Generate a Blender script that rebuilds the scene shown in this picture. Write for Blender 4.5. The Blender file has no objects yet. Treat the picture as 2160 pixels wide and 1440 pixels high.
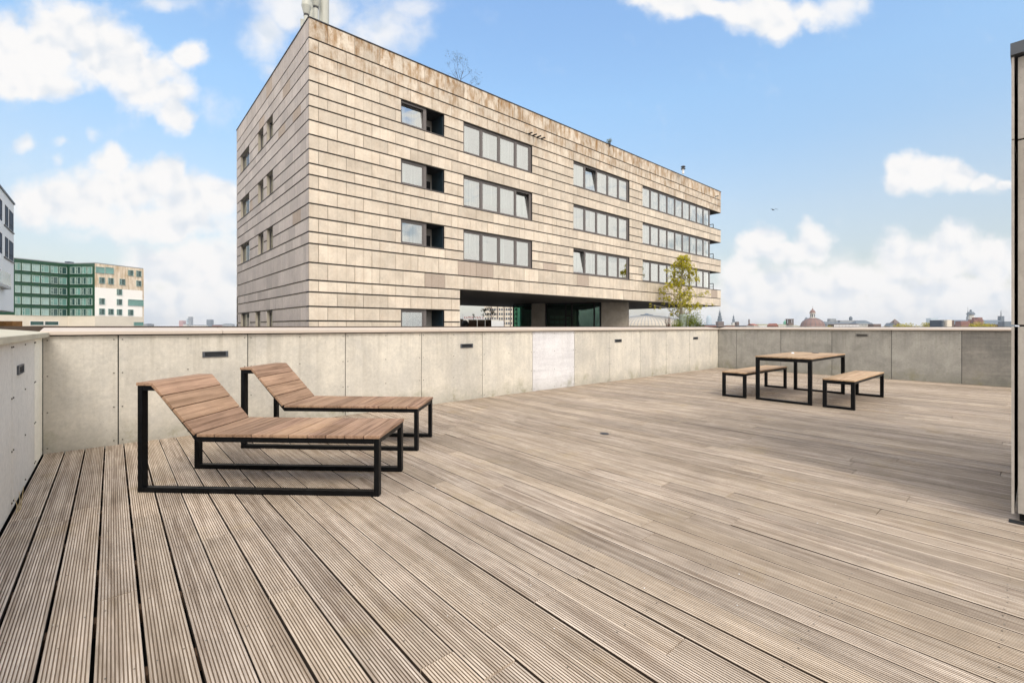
import bpy, math, random
from mathutils import Vector, Matrix
R = math.radians
rnd = random.Random(7)
sc = bpy.context.scene
col = sc.collection

# ------------------------------------------------------------------ camera
# The terrace is aligned with the world axes: the long parapet runs along +X, the deck boards along +Y.
FPX = 968.0; HOR = 689.0; EYE = 1.25
YAW = math.atan2(844.0, FPX)          # heading of the camera, clockwise from +Y
SN, CS = math.sin(YAW), math.cos(YAW)
cam_d = bpy.data.cameras.new('camera'); cam = bpy.data.objects.new('camera', cam_d); col.objects.link(cam)
cam.location = (0, 0, EYE); cam.rotation_euler = (R(90), 0, -YAW)
cam_d.sensor_width = 36; cam_d.lens = 36 * FPX / 2160.0
cam_d.shift_y = (HOR - 720.0) / 2160.0
cam_d.clip_start = 0.05; cam_d.clip_end = 20000
sc.camera = cam

def at(px, D, z=0.0):
    """point seen in image column px at forward distance D, height z"""
    r = (px - 1080.0) / FPX * D
    return Vector((r * CS + D * SN, -r * SN + D * CS, z))
def zat(py, D): return EYE + (HOR - py) * D / FPX

# ------------------------------------------------------------------ light
SUN_EL, SUN_AZ = R(46), math.atan2(-0.38, -1.0)      # azimuth measured from +Y towards +X
sun_dir = Vector((math.sin(SUN_AZ) * math.cos(SUN_EL), math.cos(SUN_AZ) * math.cos(SUN_EL), math.sin(SUN_EL)))
sd = bpy.data.lights.new('sun', 'SUN'); sd.energy = 1.15; sd.angle = R(20); sd.color = (1.0, 0.93, 0.83)
so = bpy.data.objects.new('sun', sd); col.objects.link(so)
so.rotation_euler = (-sun_dir).to_track_quat('-Z', 'Y').to_euler(); so.location = (0, 0, 60)
sc.view_settings.view_transform = 'Standard'; sc.view_settings.look = 'None'
sc.view_settings.exposure = 0.93; sc.view_settings.gamma = 1.0
sc.view_settings.use_curve_mapping = False
sc.cycles.max_bounces = 6; sc.cycles.transparent_max_bounces = 12

# ------------------------------------------------------------------ node helpers
def N(nt, typ, ins=None, **props):
    n = nt.nodes.new(typ)
    for k, v in props.items(): setattr(n, k, v)
    for k, v in (ins or {}).items():
        s = n.inputs[k]
        if isinstance(v, bpy.types.NodeSocket): nt.links.new(v, s)
        else: s.default_value = v
    return n
def M2(nt, op, a, b=0.0, c=None, clamp=False):
    ins = {0: a, 1: b}
    if c is not None: ins[2] = c
    return N(nt, 'ShaderNodeMath', ins, operation=op, use_clamp=clamp).outputs[0]
def VM(nt, op, a, b=None, out=0):
    ins = {0: a}
    if b is not None: ins[1] = b
    return N(nt, 'ShaderNodeVectorMath', ins, operation=op).outputs[out]
def MR(nt, v, a, b, c=0.0, d=1.0, smooth=False):
    return N(nt, 'ShaderNodeMapRange', {'Value': v, 'From Min': a, 'From Max': b, 'To Min': c, 'To Max': d},
             interpolation_type='SMOOTHSTEP' if smooth else 'LINEAR').outputs['Result']
def MIX(nt, f, a, b, mode='MIX'):
    n = nt.nodes.new('ShaderNodeMix'); n.data_type = 'RGBA'; n.blend_type = mode
    for k, v in ((0, f), (6, a), (7, b)):
        if isinstance(v, bpy.types.NodeSocket): nt.links.new(v, n.inputs[k])
        else: n.inputs[k].default_value = (tuple(v) + (1,))[:4] if k else v
    return n.outputs[2]
def NOISE(nt, vec, scale, detail=4, rough=0.55, out='Fac', dist=0.0):
    return N(nt, 'ShaderNodeTexNoise', {'Vector': vec, 'Scale': scale, 'Detail': detail, 'Roughness': rough, 'Distortion': dist}).outputs[out]
def s2l(r, g, b):
    f = lambda c: (c / 255) / 12.92 if c / 255 <= 0.04045 else ((c / 255 + 0.055) / 1.055) ** 2.4
    return (f(r), f(g), f(b))

# ------------------------------------------------------------------ sky with clouds
w = bpy.data.worlds.new('World'); sc.world = w; w.use_nodes = True
nt = w.node_tree; nt.nodes.clear()
sky = N(nt, 'ShaderNodeTexSky', sky_type='NISHITA', sun_disc=False, sun_elevation=SUN_EL, sun_rotation=SUN_AZ,
        altitude=0, air_density=1.0, dust_density=1.2, ozone_density=1.6)
tc = N(nt, 'ShaderNodeTexCoord').outputs['Generated']
d = VM(nt, 'NORMALIZE', tc)
fw = VM(nt, 'DOT_PRODUCT', d, (SN, CS, 0), 1)
rt = VM(nt, 'DOT_PRODUCT', d, (CS, -SN, 0), 1)
up = VM(nt, 'DOT_PRODUCT', d, (0, 0, 1), 1)
fpos = M2(nt, 'MAXIMUM', fw, 0.12)
P = N(nt, 'ShaderNodeCombineXYZ', {0: M2(nt, 'DIVIDE', rt, fpos), 1: M2(nt, 'DIVIDE', up, fpos), 2: 0.0}).outputs[0]
warp = VM(nt, 'SUBTRACT', NOISE(nt, P, 3.2, 3, 0.5, 'Color'), (0.5, 0.5, 0.5))
warp2 = VM(nt, 'SUBTRACT', NOISE(nt, P, 13.0, 5, 0.55, 'Color'), (0.5, 0.5, 0.5))
Pw = VM(nt, 'ADD', P, VM(nt, 'MULTIPLY', warp, (0.10, 0.08, 0)))
Pw = VM(nt, 'ADD', Pw, VM(nt, 'MULTIPLY', warp2, (0.06, 0.055, 0)))
# cumulus heaps: centre column, centre row, half width, half height, softness
BL = [(40, 110, 150, 90, 1), (130, 55, 115, 70, 1), (70, 175, 120, 34, 1), (230, 125, 105, 66, 1), (320, 160, 95, 55, 1), (410, 118, 42, 36, 1), (345, 205, 85, 48, 1), (378, 250, 40, 40, 1),
      (230, 348, 36, 36, 1), (150, 420, 110, 52, 1), (70, 432, 46, 50, 1), (260, 400, 110, 55, 1), (330, 372, 48, 44, 1), (400, 420, 90, 50, 1), (465, 410, 42, 42, 1), (350, 465, 150, 40, 1),
      (350, 560, 90, 50, .9), (450, 575, 100, 80, .9), (400, 640, 160, 55, .8),
      (1480, 6, 120, 30, 1), (1600, 22, 95, 44, 1), (1650, 44, 42, 34, 1), (1700, 20, 64, 30, .8), (1400, -4, 70, 24, .9),
      (1900, 376, 40, 36, 1), (1960, 374, 56, 34, 1), (2012, 376, 48, 34, 1), (2075, 388, 34, 20, .95), (2125, 396, 26, 12, .9),
      (1600, 516, 42, 34, 1), (1702, 510, 46, 42, 1), (1650, 536, 110, 24, 1), (1556, 570, 40, 40, 1), (1900, 535, 60, 55, 1), (2010, 512, 60, 46, 1), (1960, 545, 110, 46, 1), (2105, 552, 60, 46, 1),
      (1820, 585, 130, 46, 1), (1700, 605, 160, 46, 1), (1600, 625, 100, 60, .9), (2000, 625, 200, 60, 1), (1850, 660, 430, 60, 1.1), (1700, 640, 180, 50, 1), (400, 650, 170, 60, 1.1)]
WL = [(640, 15, 170, 66, 1.1), (560, 70, 80, 84, .8), (800, 60, 130, 96, .75), (870, 20, 100, 50, .7), (570, 150, 60, 40, .5), (350, 0, 90, 26, .8), (740, 130, 90, 50, .5),
      (58, 290, 34, 30, .9), (137, 292, 26, 18, .6), (197, 287, 22, 26, .6), (128, 332, 20, 20, .5), (1760, 16, 84, 46, .95), (1812, 10, 30, 34, .8), (470, 230, 60, 50, .4), (2090, 400, 70, 26, .6),
      (180, 480, 90, 30, .6), (300, 520, 120, 60, .6), (1760, 560, 90, 70, .7)]
dens = None
for (cx, cy, hw, hh, st) in BL:
    q = VM(nt, 'MULTIPLY', VM(nt, 'SUBTRACT', Pw, ((cx - 1080) / FPX, (HOR - cy) / FPX, 0)), (FPX / hw, FPX / hh, 0))
    v = M2(nt, 'MULTIPLY', M2(nt, 'SUBTRACT', 1.25, VM(nt, 'LENGTH', q, None, 1)), st)
    dens = v if dens is None else N(nt, 'ShaderNodeMath', {0: dens, 1: v, 2: 0.25}, operation='SMOOTH_MAX').outputs[0]
wisp = None
for (cx, cy, hw, hh, st) in WL:
    q = VM(nt, 'MULTIPLY', VM(nt, 'SUBTRACT', Pw, ((cx - 1080) / FPX, (HOR - cy) / FPX, 0)), (FPX / hw, FPX / hh, 0))
    v = M2(nt, 'MULTIPLY', MR(nt, VM(nt, 'LENGTH', q, None, 1), 0.0, 1.25, 1.0, 0.0, True), st)
    wisp = v if wisp is None else M2(nt, 'MAXIMUM', wisp, v)
front = MR(nt, fw, 0.38, 0.56)
# everywhere else in the sky: broken fair-weather cloud
dz = VM(nt, 'MULTIPLY', d, (1.6, 1.6, 3.2))
rest = MR(nt, NOISE(nt, dz, 1.7, 7, 0.55), 0.36, 0.56, -0.05, 0.95)
dens = N(nt, 'ShaderNodeMix', {0: front, 2: rest, 3: dens}).outputs[0]
def billow(pv):      # rounded cauliflower lumps
    q = VM(nt, 'ADD', pv, VM(nt, 'MULTIPLY', warp2, (0.05, 0.05, 0)))
    a = N(nt, 'ShaderNodeTexVoronoi', {'Vector': q, 'Scale': 11.0, 'Smoothness': 0.35}, feature='SMOOTH_F1', voronoi_dimensions='2D').outputs['Distance']
    b_ = N(nt, 'ShaderNodeTexVoronoi', {'Vector': q, 'Scale': 27.0, 'Smoothness': 0.35}, feature='SMOOTH_F1', voronoi_dimensions='2D').outputs['Distance']
    return M2(nt, 'SUBTRACT', 0.42, M2(nt, 'ADD', M2(nt, 'MULTIPLY', a, 0.62), M2(nt, 'MULTIPLY', b_, 0.36)))
fine = M2(nt, 'SUBTRACT', NOISE(nt, P, 10.0, 9, 0.62), 0.5)
bl0 = billow(P); bl1 = billow(VM(nt, 'ADD', P, (0.012, 0.022, 0)))
dd = M2(nt, 'ADD', dens, M2(nt, 'ADD', M2(nt, 'MULTIPLY', fine, 1.5), M2(nt, 'MULTIPLY', bl0, 0.36)))
cover = MR(nt, dd, -0.08, 0.66, 0, 1, True)
wc = M2(nt, 'MULTIPLY', MR(nt, M2(nt, 'ADD', wisp, M2(nt, 'MULTIPLY', fine, 1.3)), 0.08, 1.0, 0, 0.9, True), front)
cover = M2(nt, 'MAXIMUM', cover, wc)
# thin veil low on the horizon
veil = MR(nt, up, 0.0, 0.34, 0.50, 0.0)
veil = M2(nt, 'MULTIPLY', veil, MR(nt, NOISE(nt, dz, 3.0, 5, 0.5), 0.3, 0.7, 0.6, 1.0))
shade = NOISE(nt, VM(nt, 'MULTIPLY', Pw, (1.0, 1.6, 1)), 6.0, 5, 0.55)
lit = M2(nt, 'ADD', M2(nt, 'MULTIPLY', M2(nt, 'SUBTRACT', bl0, bl1), 1.0), M2(nt, 'MULTIPLY', M2(nt, 'SUBTRACT', 0.54, shade), 1.9))
ccol = MIX(nt, MR(nt, lit, -0.42, 0.20, 0, 1, True), (2.72, 2.88, 3.10), (3.42, 3.38, 3.36))
ccol = MIX(nt, front, (6.2, 5.85, 5.4), ccol)      # clouds out of view made brighter and warmer as added fill light
rp = N(nt, 'ShaderNodeValToRGB', {0: up}); cr = rp.color_ramp
cr.elements[0].position = 0.0; cr.elements[0].color = (.36, .30, .25, 1); cr.elements[1].position = 0.62; cr.elements[1].color = (.84, .91, .90, 1)
for p_, c_ in ((.09, (.46, .39, .33)), (.22, (.66, .575, .485)), (.43, (.80, .83, .755))):
    e_ = cr.elements.new(p_); e_.color = c_ + (1,)
skyc = VM(nt, 'MULTIPLY', sky.outputs[0], VM(nt, 'MULTIPLY', rp.outputs[0], (1.30, 1.30, 1.30)))
c1 = MIX(nt, veil, skyc, (2.65, 2.85, 3.1))
c2 = MIX(nt, cover, c1, ccol)
bg = N(nt, 'ShaderNodeBackground', {'Color': c2, 'Strength': 0.15})
out = N(nt, 'ShaderNodeOutputWorld'); nt.links.new(bg.outputs[0], out.inputs[0])

# ------------------------------------------------------------------ materials
MATS = {}
def newmat(name):
    m = bpy.data.materials.new(name); m.use_nodes = True; m.node_tree.nodes.clear(); MATS[name] = m
    return m, m.node_tree
def finish(nt, color, rough=0.7, bump=None, bstr=0.3, bdist=0.01, metal=0.0, spec=0.4, **kw):
    ins = {'Base Color': color if isinstance(color, bpy.types.NodeSocket) else (tuple(color) + (1,))[:4], 'Roughness': rough, 'Metallic': metal, 'Specular IOR Level': spec}
    ins.update(kw)
    if bump is not None:
        ins['Normal'] = N(nt, 'ShaderNodeBump', {'Height': bump, 'Strength': bstr, 'Distance': bdist}).outputs[0]
    p = N(nt, 'ShaderNodeBsdfPrincipled', ins)
    o = N(nt, 'ShaderNodeOutputMaterial'); nt.links.new(p.outputs[0], o.inputs[0]); return p
def plain(name, c, rough=0.6, metal=0.0, var=0.12, scale=3.0, spec=0.4, bs=0.0):
    m, nt = newmat(name)
    co = N(nt, 'ShaderNodeTexCoord').outputs['Object']
    n = NOISE(nt, co, scale, 6, 0.6)
    k = MR(nt, n, 0.25, 0.75, 1 - var, 1 + var)
    c_ = VM(nt, 'SCALE', tuple(c[:3])); c_.node.inputs['Scale'].default_value = 1; nt.links.new(k, c_.node.inputs['Scale'])
    finish(nt, c_, rough, n if bs else None, bs, 0.01, metal, spec); return m
def tone(nt): return N(nt, 'ShaderNodeAttribute', attribute_name='tone').outputs['Fac']

def wood(name, light, dark, accent, along, scale=1.0, stain=0.0):
    """along: 0 = grain along X, 1 = grain along Y"""
    m, nt = newmat(name)
    co = N(nt, 'ShaderNodeTexCoord').outputs['Object']; t = tone(nt)
    off = N(nt, 'ShaderNodeCombineXYZ', {0: M2(nt, 'MULTIPLY', t, 37.0), 1: M2(nt, 'MULTIPLY', t, 91.0), 2: M2(nt, 'MULTIPLY', t, 53.0)}).outputs[0]
    v = VM(nt, 'ADD', co, off)
    sx = (1.3, 30.0, 30.0) if along == 0 else (30.0, 1.3, 30.0)
    st = (9.0, 170.0, 170.0) if along == 0 else (170.0, 9.0, 170.0)
    g = NOISE(nt, VM(nt, 'MULTIPLY', v, sx), scale, 8, 0.62, dist=0.6)
    g2 = NOISE(nt, VM(nt, 'MULTIPLY', v, st), scale, 4, 0.6)
    big = NOISE(nt, co, 0.75, 4, 0.6)
    blotch = NOISE(nt, v, 5.0, 5, 0.6)
    c = MIX(nt, MR(nt, g, 0.34, 0.62), dark, light)
    c = MIX(nt, M2(nt, 'MULTIPLY', MR(nt, t, 0.0, 1.0), 0.40), c, accent)
    c = MIX(nt, MR(nt, g2, 0.35, 0.75, 0.0, 0.45), c, VM(nt, 'MULTIPLY', c, (0.55, 0.52, 0.5)))
    c = MIX(nt, 1.0, c, N(nt, 'ShaderNodeCombineColor', {i: MR(nt, blotch, 0.25, 0.75, 0.86, 1.1) for i in range(3)}).outputs[0], 'MULTIPLY')
    c = MIX(nt, 1.0, c, N(nt, 'ShaderNodeCombineColor', {i: MR(nt, big, 0.3, 0.7, 0.86, 1.1) for i in range(3)}).outputs[0], 'MULTIPLY')
    tv = MR(nt, M2(nt, 'FRACT', M2(nt, 'MULTIPLY', t, 7.31)), 0, 1, 0.80, 1.10)
    c = MIX(nt, 1.0, c, N(nt, 'ShaderNodeCombineColor', {i: tv for i in range(3)}).outputs[0], 'MULTIPLY')
    if stain:      # rain-grey weathering and damp marks lying across the boards
        w1 = NOISE(nt, VM(nt, 'MULTIPLY', co, (1.0, 0.8, 1.0)), 1.1, 7, 0.68, dist=0.5)
        w2 = NOISE(nt, VM(nt, 'MULTIPLY', v, (14.0, 2.2, 1.0)), 1.0, 6, 0.7)
        c = MIX(nt, M2(nt, 'MULTIPLY', MR(nt, w1, 0.50, 0.66, 0, 1, True), stain * .55), c, VM(nt, 'MULTIPLY', c, (0.66, 0.66, 0.66)))
        c = MIX(nt, M2(nt, 'MULTIPLY', MR(nt, w2, 0.58, 0.74, 0, 1, True), stain), c, VM(nt, 'MULTIPLY', c, (0.58, 0.55, 0.5)))
        w4 = NOISE(nt, co, 1.7, 7, 0.7)
        c = MIX(nt, M2(nt, 'MULTIPLY', MR(nt, w4, 0.54, 0.70, 0, 1, True), .45), c, VM(nt, 'MULTIPLY', c, (0.86, 0.80, 0.58)))
        w3 = NOISE(nt, v, 46, 3, 0.6)
        c = MIX(nt, MR(nt, w3, 0.70, 0.76, 0, .7), c, VM(nt, 'MULTIPLY', c, (0.4, 0.36, 0.3)))
    finish(nt, c, 0.75, g2, 0.35, 0.004, 0, 0.25); return m

wood('deck_wood', s2l(222, 207, 191), s2l(157, 140, 124), s2l(206, 187, 162), 1, stain=.6)
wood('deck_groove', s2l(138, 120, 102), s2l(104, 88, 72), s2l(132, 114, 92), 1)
plain('board_side_shade', s2l(66, 53, 42), 0.95, var=.3)  # board sides coloured dark so the gaps between boards look shaded
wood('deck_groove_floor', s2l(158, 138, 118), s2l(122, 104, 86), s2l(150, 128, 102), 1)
wood('slat_wood_y', s2l(180, 147, 124), s2l(120, 92, 74), s2l(172, 144, 114), 1, stain=.5)
wood('slat_wood_x', s2l(208, 179, 148), s2l(158, 128, 100), s2l(194, 167, 132), 0, stain=.4)
plain('joist_wood', s2l(96, 74, 56), 0.9, var=0.3)
plain('membrane', (0.012, 0.012, 0.012), 0.9)
plain('black_steel', (0.0045, 0.0048, 0.0055), 0.42, 0.0, var=0.5, scale=14, spec=0.13)
plain('dark_metal', (0.045, 0.045, 0.048), 0.5)
plain('vent_metal', s2l(84, 88, 94), 0.45, 0.3)
plain('vent_worn', s2l(120, 118, 114), 0.6, 0.1)
plain('screw', (0.12, 0.11, 0.09), 0.5)
plain('coping_metal', s2l(192, 179, 166), 0.5, 0.0, var=0.06, scale=1.5)
plain('coping_mossy', s2l(186, 180, 160), 0.6, 0.0, var=0.16, scale=2.5)
plain('coping_dark', s2l(58, 46, 38), 0.6)
plain('gap_black', (0.01, 0.01, 0.01), 0.8)
plain('asphalt', (0.05, 0.05, 0.05), 0.9, scale=0.05)

def concrete(name, ca, cb, cs, speck=0.5, streak=0.25, stain_z=None, base_dirt=0.35, hor=False):
    m, nt = newmat(name)
    co = N(nt, 'ShaderNodeTexCoord').outputs['Object']; t = tone(nt)
    off = N(nt, 'ShaderNodeCombineXYZ', {0: M2(nt, 'MULTIPLY', t, 37.0), 1: M2(nt, 'MULTIPLY', t, 91.0), 2: M2(nt, 'MULTIPLY', t, 53.0)}).outputs[0]
    v = VM(nt, 'ADD', co, off)
    cloud = NOISE(nt, v, 1.8, 8, 0.66, dist=0.4)
    fine = NOISE(nt, v, 26, 6, 0.7)
    st = NOISE(nt, VM(nt, 'MULTIPLY', v, (1.0, 1.0, 14.0) if hor else (9.0, 9.0, 0.6)), 1.0, 6, 0.6)
    c = MIX(nt, MR(nt, cloud, 0.32, 0.68, 0, 1, True), ca, cb)
    c = MIX(nt, MR(nt, st, 0.48, 0.72, 0.0, streak), c, cs)
    spk = NOISE(nt, v, 70, 2, 0.5)
    c = MIX(nt, MR(nt, spk, 0.66, 0.74, 0.0, speck), c, VM(nt, 'MULTIPLY', c, (0.45, 0.42, 0.38)))
    c = MIX(nt, 1.0, c, N(nt, 'ShaderNodeCombineColor', {i: MR(nt, fine, 0.25, 0.75, 0.86, 1.12) for i in range(3)}).outputs[0], 'MULTIPLY')
    tv = MR(nt, M2(nt, 'FRACT', M2(nt, 'MULTIPLY', t, 5.17)), 0, 1, 0.93, 1.05)
    c = MIX(nt, 1.0, c, N(nt, 'ShaderNodeCombineColor', {i: tv for i in range(3)}).outputs[0], 'MULTIPLY')
    if base_dirt:
        z = N(nt, 'ShaderNodeSeparateXYZ', {0: co}).outputs[2]
        dn = NOISE(nt, co, 5.0, 5, 0.6)
        dm = M2(nt, 'MULTIPLY', MR(nt, M2(nt, 'ADD', z, M2(nt, 'MULTIPLY', dn, 0.3)), 0.1, 0.42, 1.0, 0.0), base_dirt)
        c = MIX(nt, dm, c, s2l(112, 112, 96))
    if base_dirt:      # run-off under the coping, a little moss low down
        dr = NOISE(nt, VM(nt, 'MULTIPLY', v, (16.0, 16.0, 0.5)), 1.0, 5, 0.65)
        c = MIX(nt, M2(nt, 'MULTIPLY', MR(nt, dr, 0.50, 0.66), MR(nt, z, 0.35, 1.15, 0.0, .5)), c, VM(nt, 'MULTIPLY', c, (0.70, 0.68, 0.64)))
        ms = NOISE(nt, co, 3.1, 6, 0.7)
        c = MIX(nt, M2(nt, 'MULTIPLY', MR(nt, ms, 0.52, 0.66), MR(nt, z, 0.0, 0.35, .6, 0.0)), c, s2l(120, 116, 78))
    finish(nt, c, 0.82, fine, 0.25, 0.004, 0, 0.3); return m
concrete('parapet_concrete', s2l(214, 207, 194), s2l(192, 187, 178), s2l(180, 173, 160), 0.45, 0.45)
concrete('parapet_grey', s2l(166, 163, 156), s2l(140, 138, 132), s2l(128, 126, 122), 0.3, 0.2)
concrete('parapet_dark', s2l(140, 136, 129), s2l(112, 110, 106), s2l(160, 155, 146), 0.3, 0.45, hor=True)  # darker grey with level streaks, for the right end panels
concrete('parapet_white', s2l(222, 220, 221), s2l(207, 205, 207), s2l(184, 182, 185), 0.2, 0.5, hor=True)
concrete('panel_pale', s2l(226, 222, 214), s2l(218, 214, 206), s2l(208, 203, 194), 0.03, 0.15, base_dirt=0)
concrete('panel_cream', s2l(240, 236, 222), s2l(232, 228, 214), s2l(222, 216, 202), 0.03, 0.15, base_dirt=0)
concrete('pillar_concrete', s2l(168, 158, 146), s2l(150, 142, 130), s2l(138, 130, 118), 0.1, 0.3, base_dirt=0)
concrete('tower_concrete', s2l(186, 180, 172), s2l(166, 160, 152), s2l(160, 148, 132), 0.5, 0.25, base_dirt=0)

def facade_mat(name, ca, cb, rust):
    """fibre-cement cladding with rust-brown run-off below the roof edge"""
    m, nt = newmat(name)
    co = N(nt, 'ShaderNodeTexCoord').outputs['Object']; t = tone(nt)
    sep = N(nt, 'ShaderNodeSeparateXYZ', {0: co}); z = sep.outputs[2]
    u = M2(nt, 'ADD', sep.outputs[0], sep.outputs[1])
    off = N(nt, 'ShaderNodeCombineXYZ', {0: M2(nt, 'MULTIPLY', t, 37.0), 1: 0.0, 2: M2(nt, 'MULTIPLY', t, 53.0)}).outputs[0]
    v = VM(nt, 'ADD', co, off)
    cloud = NOISE(nt, v, 0.9, 7, 0.6)
    st = NOISE(nt, VM(nt, 'MULTIPLY', co, (6.0, 6.0, 0.35)), 1.0, 7, 0.62)
    fine = NOISE(nt, v, 9, 6, 0.7)
    c = MIX(nt, MR(nt, cloud, 0.3, 0.7, 0, 1, True), ca, cb)
    # run-off marks follow the fixing battens, one every 0.407 m
    fr = M2(nt, 'ABSOLUTE', M2(nt, 'SUBTRACT', M2(nt, 'FRACT', M2(nt, 'DIVIDE', M2(nt, 'SUBTRACT', u, 0.0), 0.4067)), 0.5))
    bat = MR(nt, fr, 0.41, 0.5, 0.0, 0.5)
    c = MIX(nt, M2(nt, 'MULTIPLY', bat, MR(nt, st, 0.35, 0.65)), c, VM(nt, 'MULTIPLY', c, (0.55, 0.48, 0.4)))
    high = MR(nt, z, 31.6, 34.6, 0.0, 1.0)
    patch = NOISE(nt, VM(nt, 'MULTIPLY', v, (2.2, 2.2, 1.0)), 1.0, 7, 0.68)
    rm = M2(nt, 'MULTIPLY', M2(nt, 'MULTIPLY', MR(nt, patch, 0.40, 0.62, 0, 1, True), MR(nt, st, 0.35, 0.6, 0.35, 1)), M2(nt, 'ADD', M2(nt, 'MULTIPLY', high, rust), rust * 0.16))
    c = MIX(nt, rm, c, s2l(150, 112, 66))
    rm2 = M2(nt, 'MULTIPLY', MR(nt, NOISE(nt, VM(nt, 'MULTIPLY', co, (5.0, 5.0, 1.1)), 1.0, 8, 0.7), 0.56, 0.70, 0, 1), M2(nt, 'ADD', M2(nt, 'MULTIPLY', high, rust * 0.7), rust * 0.10))
    c = MIX(nt, rm2, c, s2l(112, 84, 50))
    c = MIX(nt, 1.0, c, N(nt, 'ShaderNodeCombineColor', {i: MR(nt, fine, 0.25, 0.75, 0.9, 1.08) for i in range(3)}).outputs[0], 'MULTIPLY')
    tv = MR(nt, M2(nt, 'FRACT', M2(nt, 'MULTIPLY', t, 5.17)), 0, 1, 0.86, 1.06)
    c = MIX(nt, 1.0, c, N(nt, 'ShaderNodeCombineColor', {i: tv for i in range(3)}).outputs[0], 'MULTIPLY')
    finish(nt, c, 0.8, fine, 0.15, 0.01, 0, 0.3); return m
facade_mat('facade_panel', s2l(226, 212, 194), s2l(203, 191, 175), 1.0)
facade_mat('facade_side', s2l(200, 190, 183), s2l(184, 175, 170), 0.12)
facade_mat('facade_replaced', s2l(186, 170, 156), s2l(180, 164, 150), 0.1)
plain('joint_dark', s2l(36, 30, 26), 0.8)
plain('facade_joint', s2l(66, 56, 48), 0.8)
plain('joint_bar', s2l(84, 76, 64), 0.6)
plain('reveal_beige', s2l(176, 168, 152), 0.8)
plain('reveal_dark', s2l(40, 40, 44), 0.7)
plain('reveal_teal', s2l(26, 44, 54), 0.5)
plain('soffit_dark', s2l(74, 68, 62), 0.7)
plain('frame_grey', s2l(104, 98, 96), 0.45, 0.1, var=0.05)
plain('white_render', (0.95, 0.91, 0.85), 0.6, var=0.03)
plain('frame_teal', s2l(172, 192, 184), 0.45)
plain('frame_white', (0.75, 0.76, 0.76), 0.45, var=0.04)
plain('room_wall', (0.42, 0.40, 0.37), 0.9)
plain('room_dark', (0.02, 0.02, 0.022), 0.9)
plain('core_green', s2l(42, 76, 60), 0.6)
plain('roof_gravel', (0.2, 0.19, 0.18), 0.9)

def curtain_mat():
    m, nt = newmat('curtain')
    co = N(nt, 'ShaderNodeTexCoord').outputs['Object']
    wv = NOISE(nt, VM(nt, 'MULTIPLY', co, (9, 9, 0.15)), 1.0, 3, 0.5)
    c = MIX(nt, MR(nt, wv, 0.3, 0.7), (0.22, 0.25, 0.245), (0.46, 0.50, 0.485))
    finish(nt, c, 0.9, wv, 0.5, 0.02)
curtain_mat()
def glass_mat(name, tint, refl, deep):
    m, nt = newmat(name)
    tr = N(nt, 'ShaderNodeBsdfTransparent', {'Color': tint + (1,)})
    co = N(nt, 'ShaderNodeTexCoord').outputs['Object']
    bmp = N(nt, 'ShaderNodeBump', {'Height': NOISE(nt, co, 0.5, 2, 0.5), 'Strength': 0.04, 'Distance': 0.3}).outputs[0]
    gl = N(nt, 'ShaderNodeBsdfGlossy', {'Color': refl + (1,), 'Roughness': 0.015, 'Normal': bmp})
    lw = N(nt, 'ShaderNodeFresnel', {'IOR': 1.52, 'Normal': bmp}).outputs[0]
    f = M2(nt, 'ADD', M2(nt, 'MULTIPLY', lw, 1.4), deep, clamp=True)
    mx = N(nt, 'ShaderNodeMixShader', {0: f, 1: tr.outputs[0], 2: gl.outputs[0]})
    o = N(nt, 'ShaderNodeOutputMaterial'); nt.links.new(mx.outputs[0], o.inputs[0]); return m
glass_mat('glass', (0.80, 0.86, 0.84), (0.95, 0.99, 0.99), 0.34)
glass_mat('glass_green', (0.28, 0.52, 0.42), (0.5, 0.7, 0.62), 0.03)
glass_mat('glass_clear', (0.88, 0.93, 0.93), (0.95, 1, 1), 0.10)

def leafmat(name, a, b):
    m, nt = newmat(name)
    t = tone(nt); c = MIX(nt, t, a, b)
    df = N(nt, 'ShaderNodeBsdfDiffuse', {'Color': c}); tl = N(nt, 'ShaderNodeBsdfTranslucent', {'Color': c})
    mx = N(nt, 'ShaderNodeMixShader', {0: 0.4, 1: df.outputs[0], 2: tl.outputs[0]})
    o = N(nt, 'ShaderNodeOutputMaterial'); nt.links.new(mx.outputs[0], o.inputs[0]); return m
leafmat('leaf_spring', (0.34, 0.33, 0.02), (0.60, 0.52, 0.03))
leafmat('leaf_green', (0.10, 0.15, 0.02), (0.24, 0.27, 0.03))
leafmat('leaf_olive', (0.06, 0.07, 0.03), (0.16, 0.17, 0.08))
leafmat('leaf_pale', (0.14, 0.16, 0.06), (0.30, 0.30, 0.14))
leafmat('leaf_red', (0.16, 0.05, 0.03), (0.25, 0.10, 0.06))
leafmat('leaf_gold', (0.30, 0.27, 0.02), (0.52, 0.44, 0.04))
plain('bark_birch', (0.42, 0.38, 0.32), 0.85, var=0.35, scale=6)
plain('bark_dark', (0.07, 0.05, 0.04), 0.9, var=0.3, scale=8)
plain('straw', (0.5, 0.40, 0.22), 0.9)
def M(n): return MATS[n]

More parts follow.
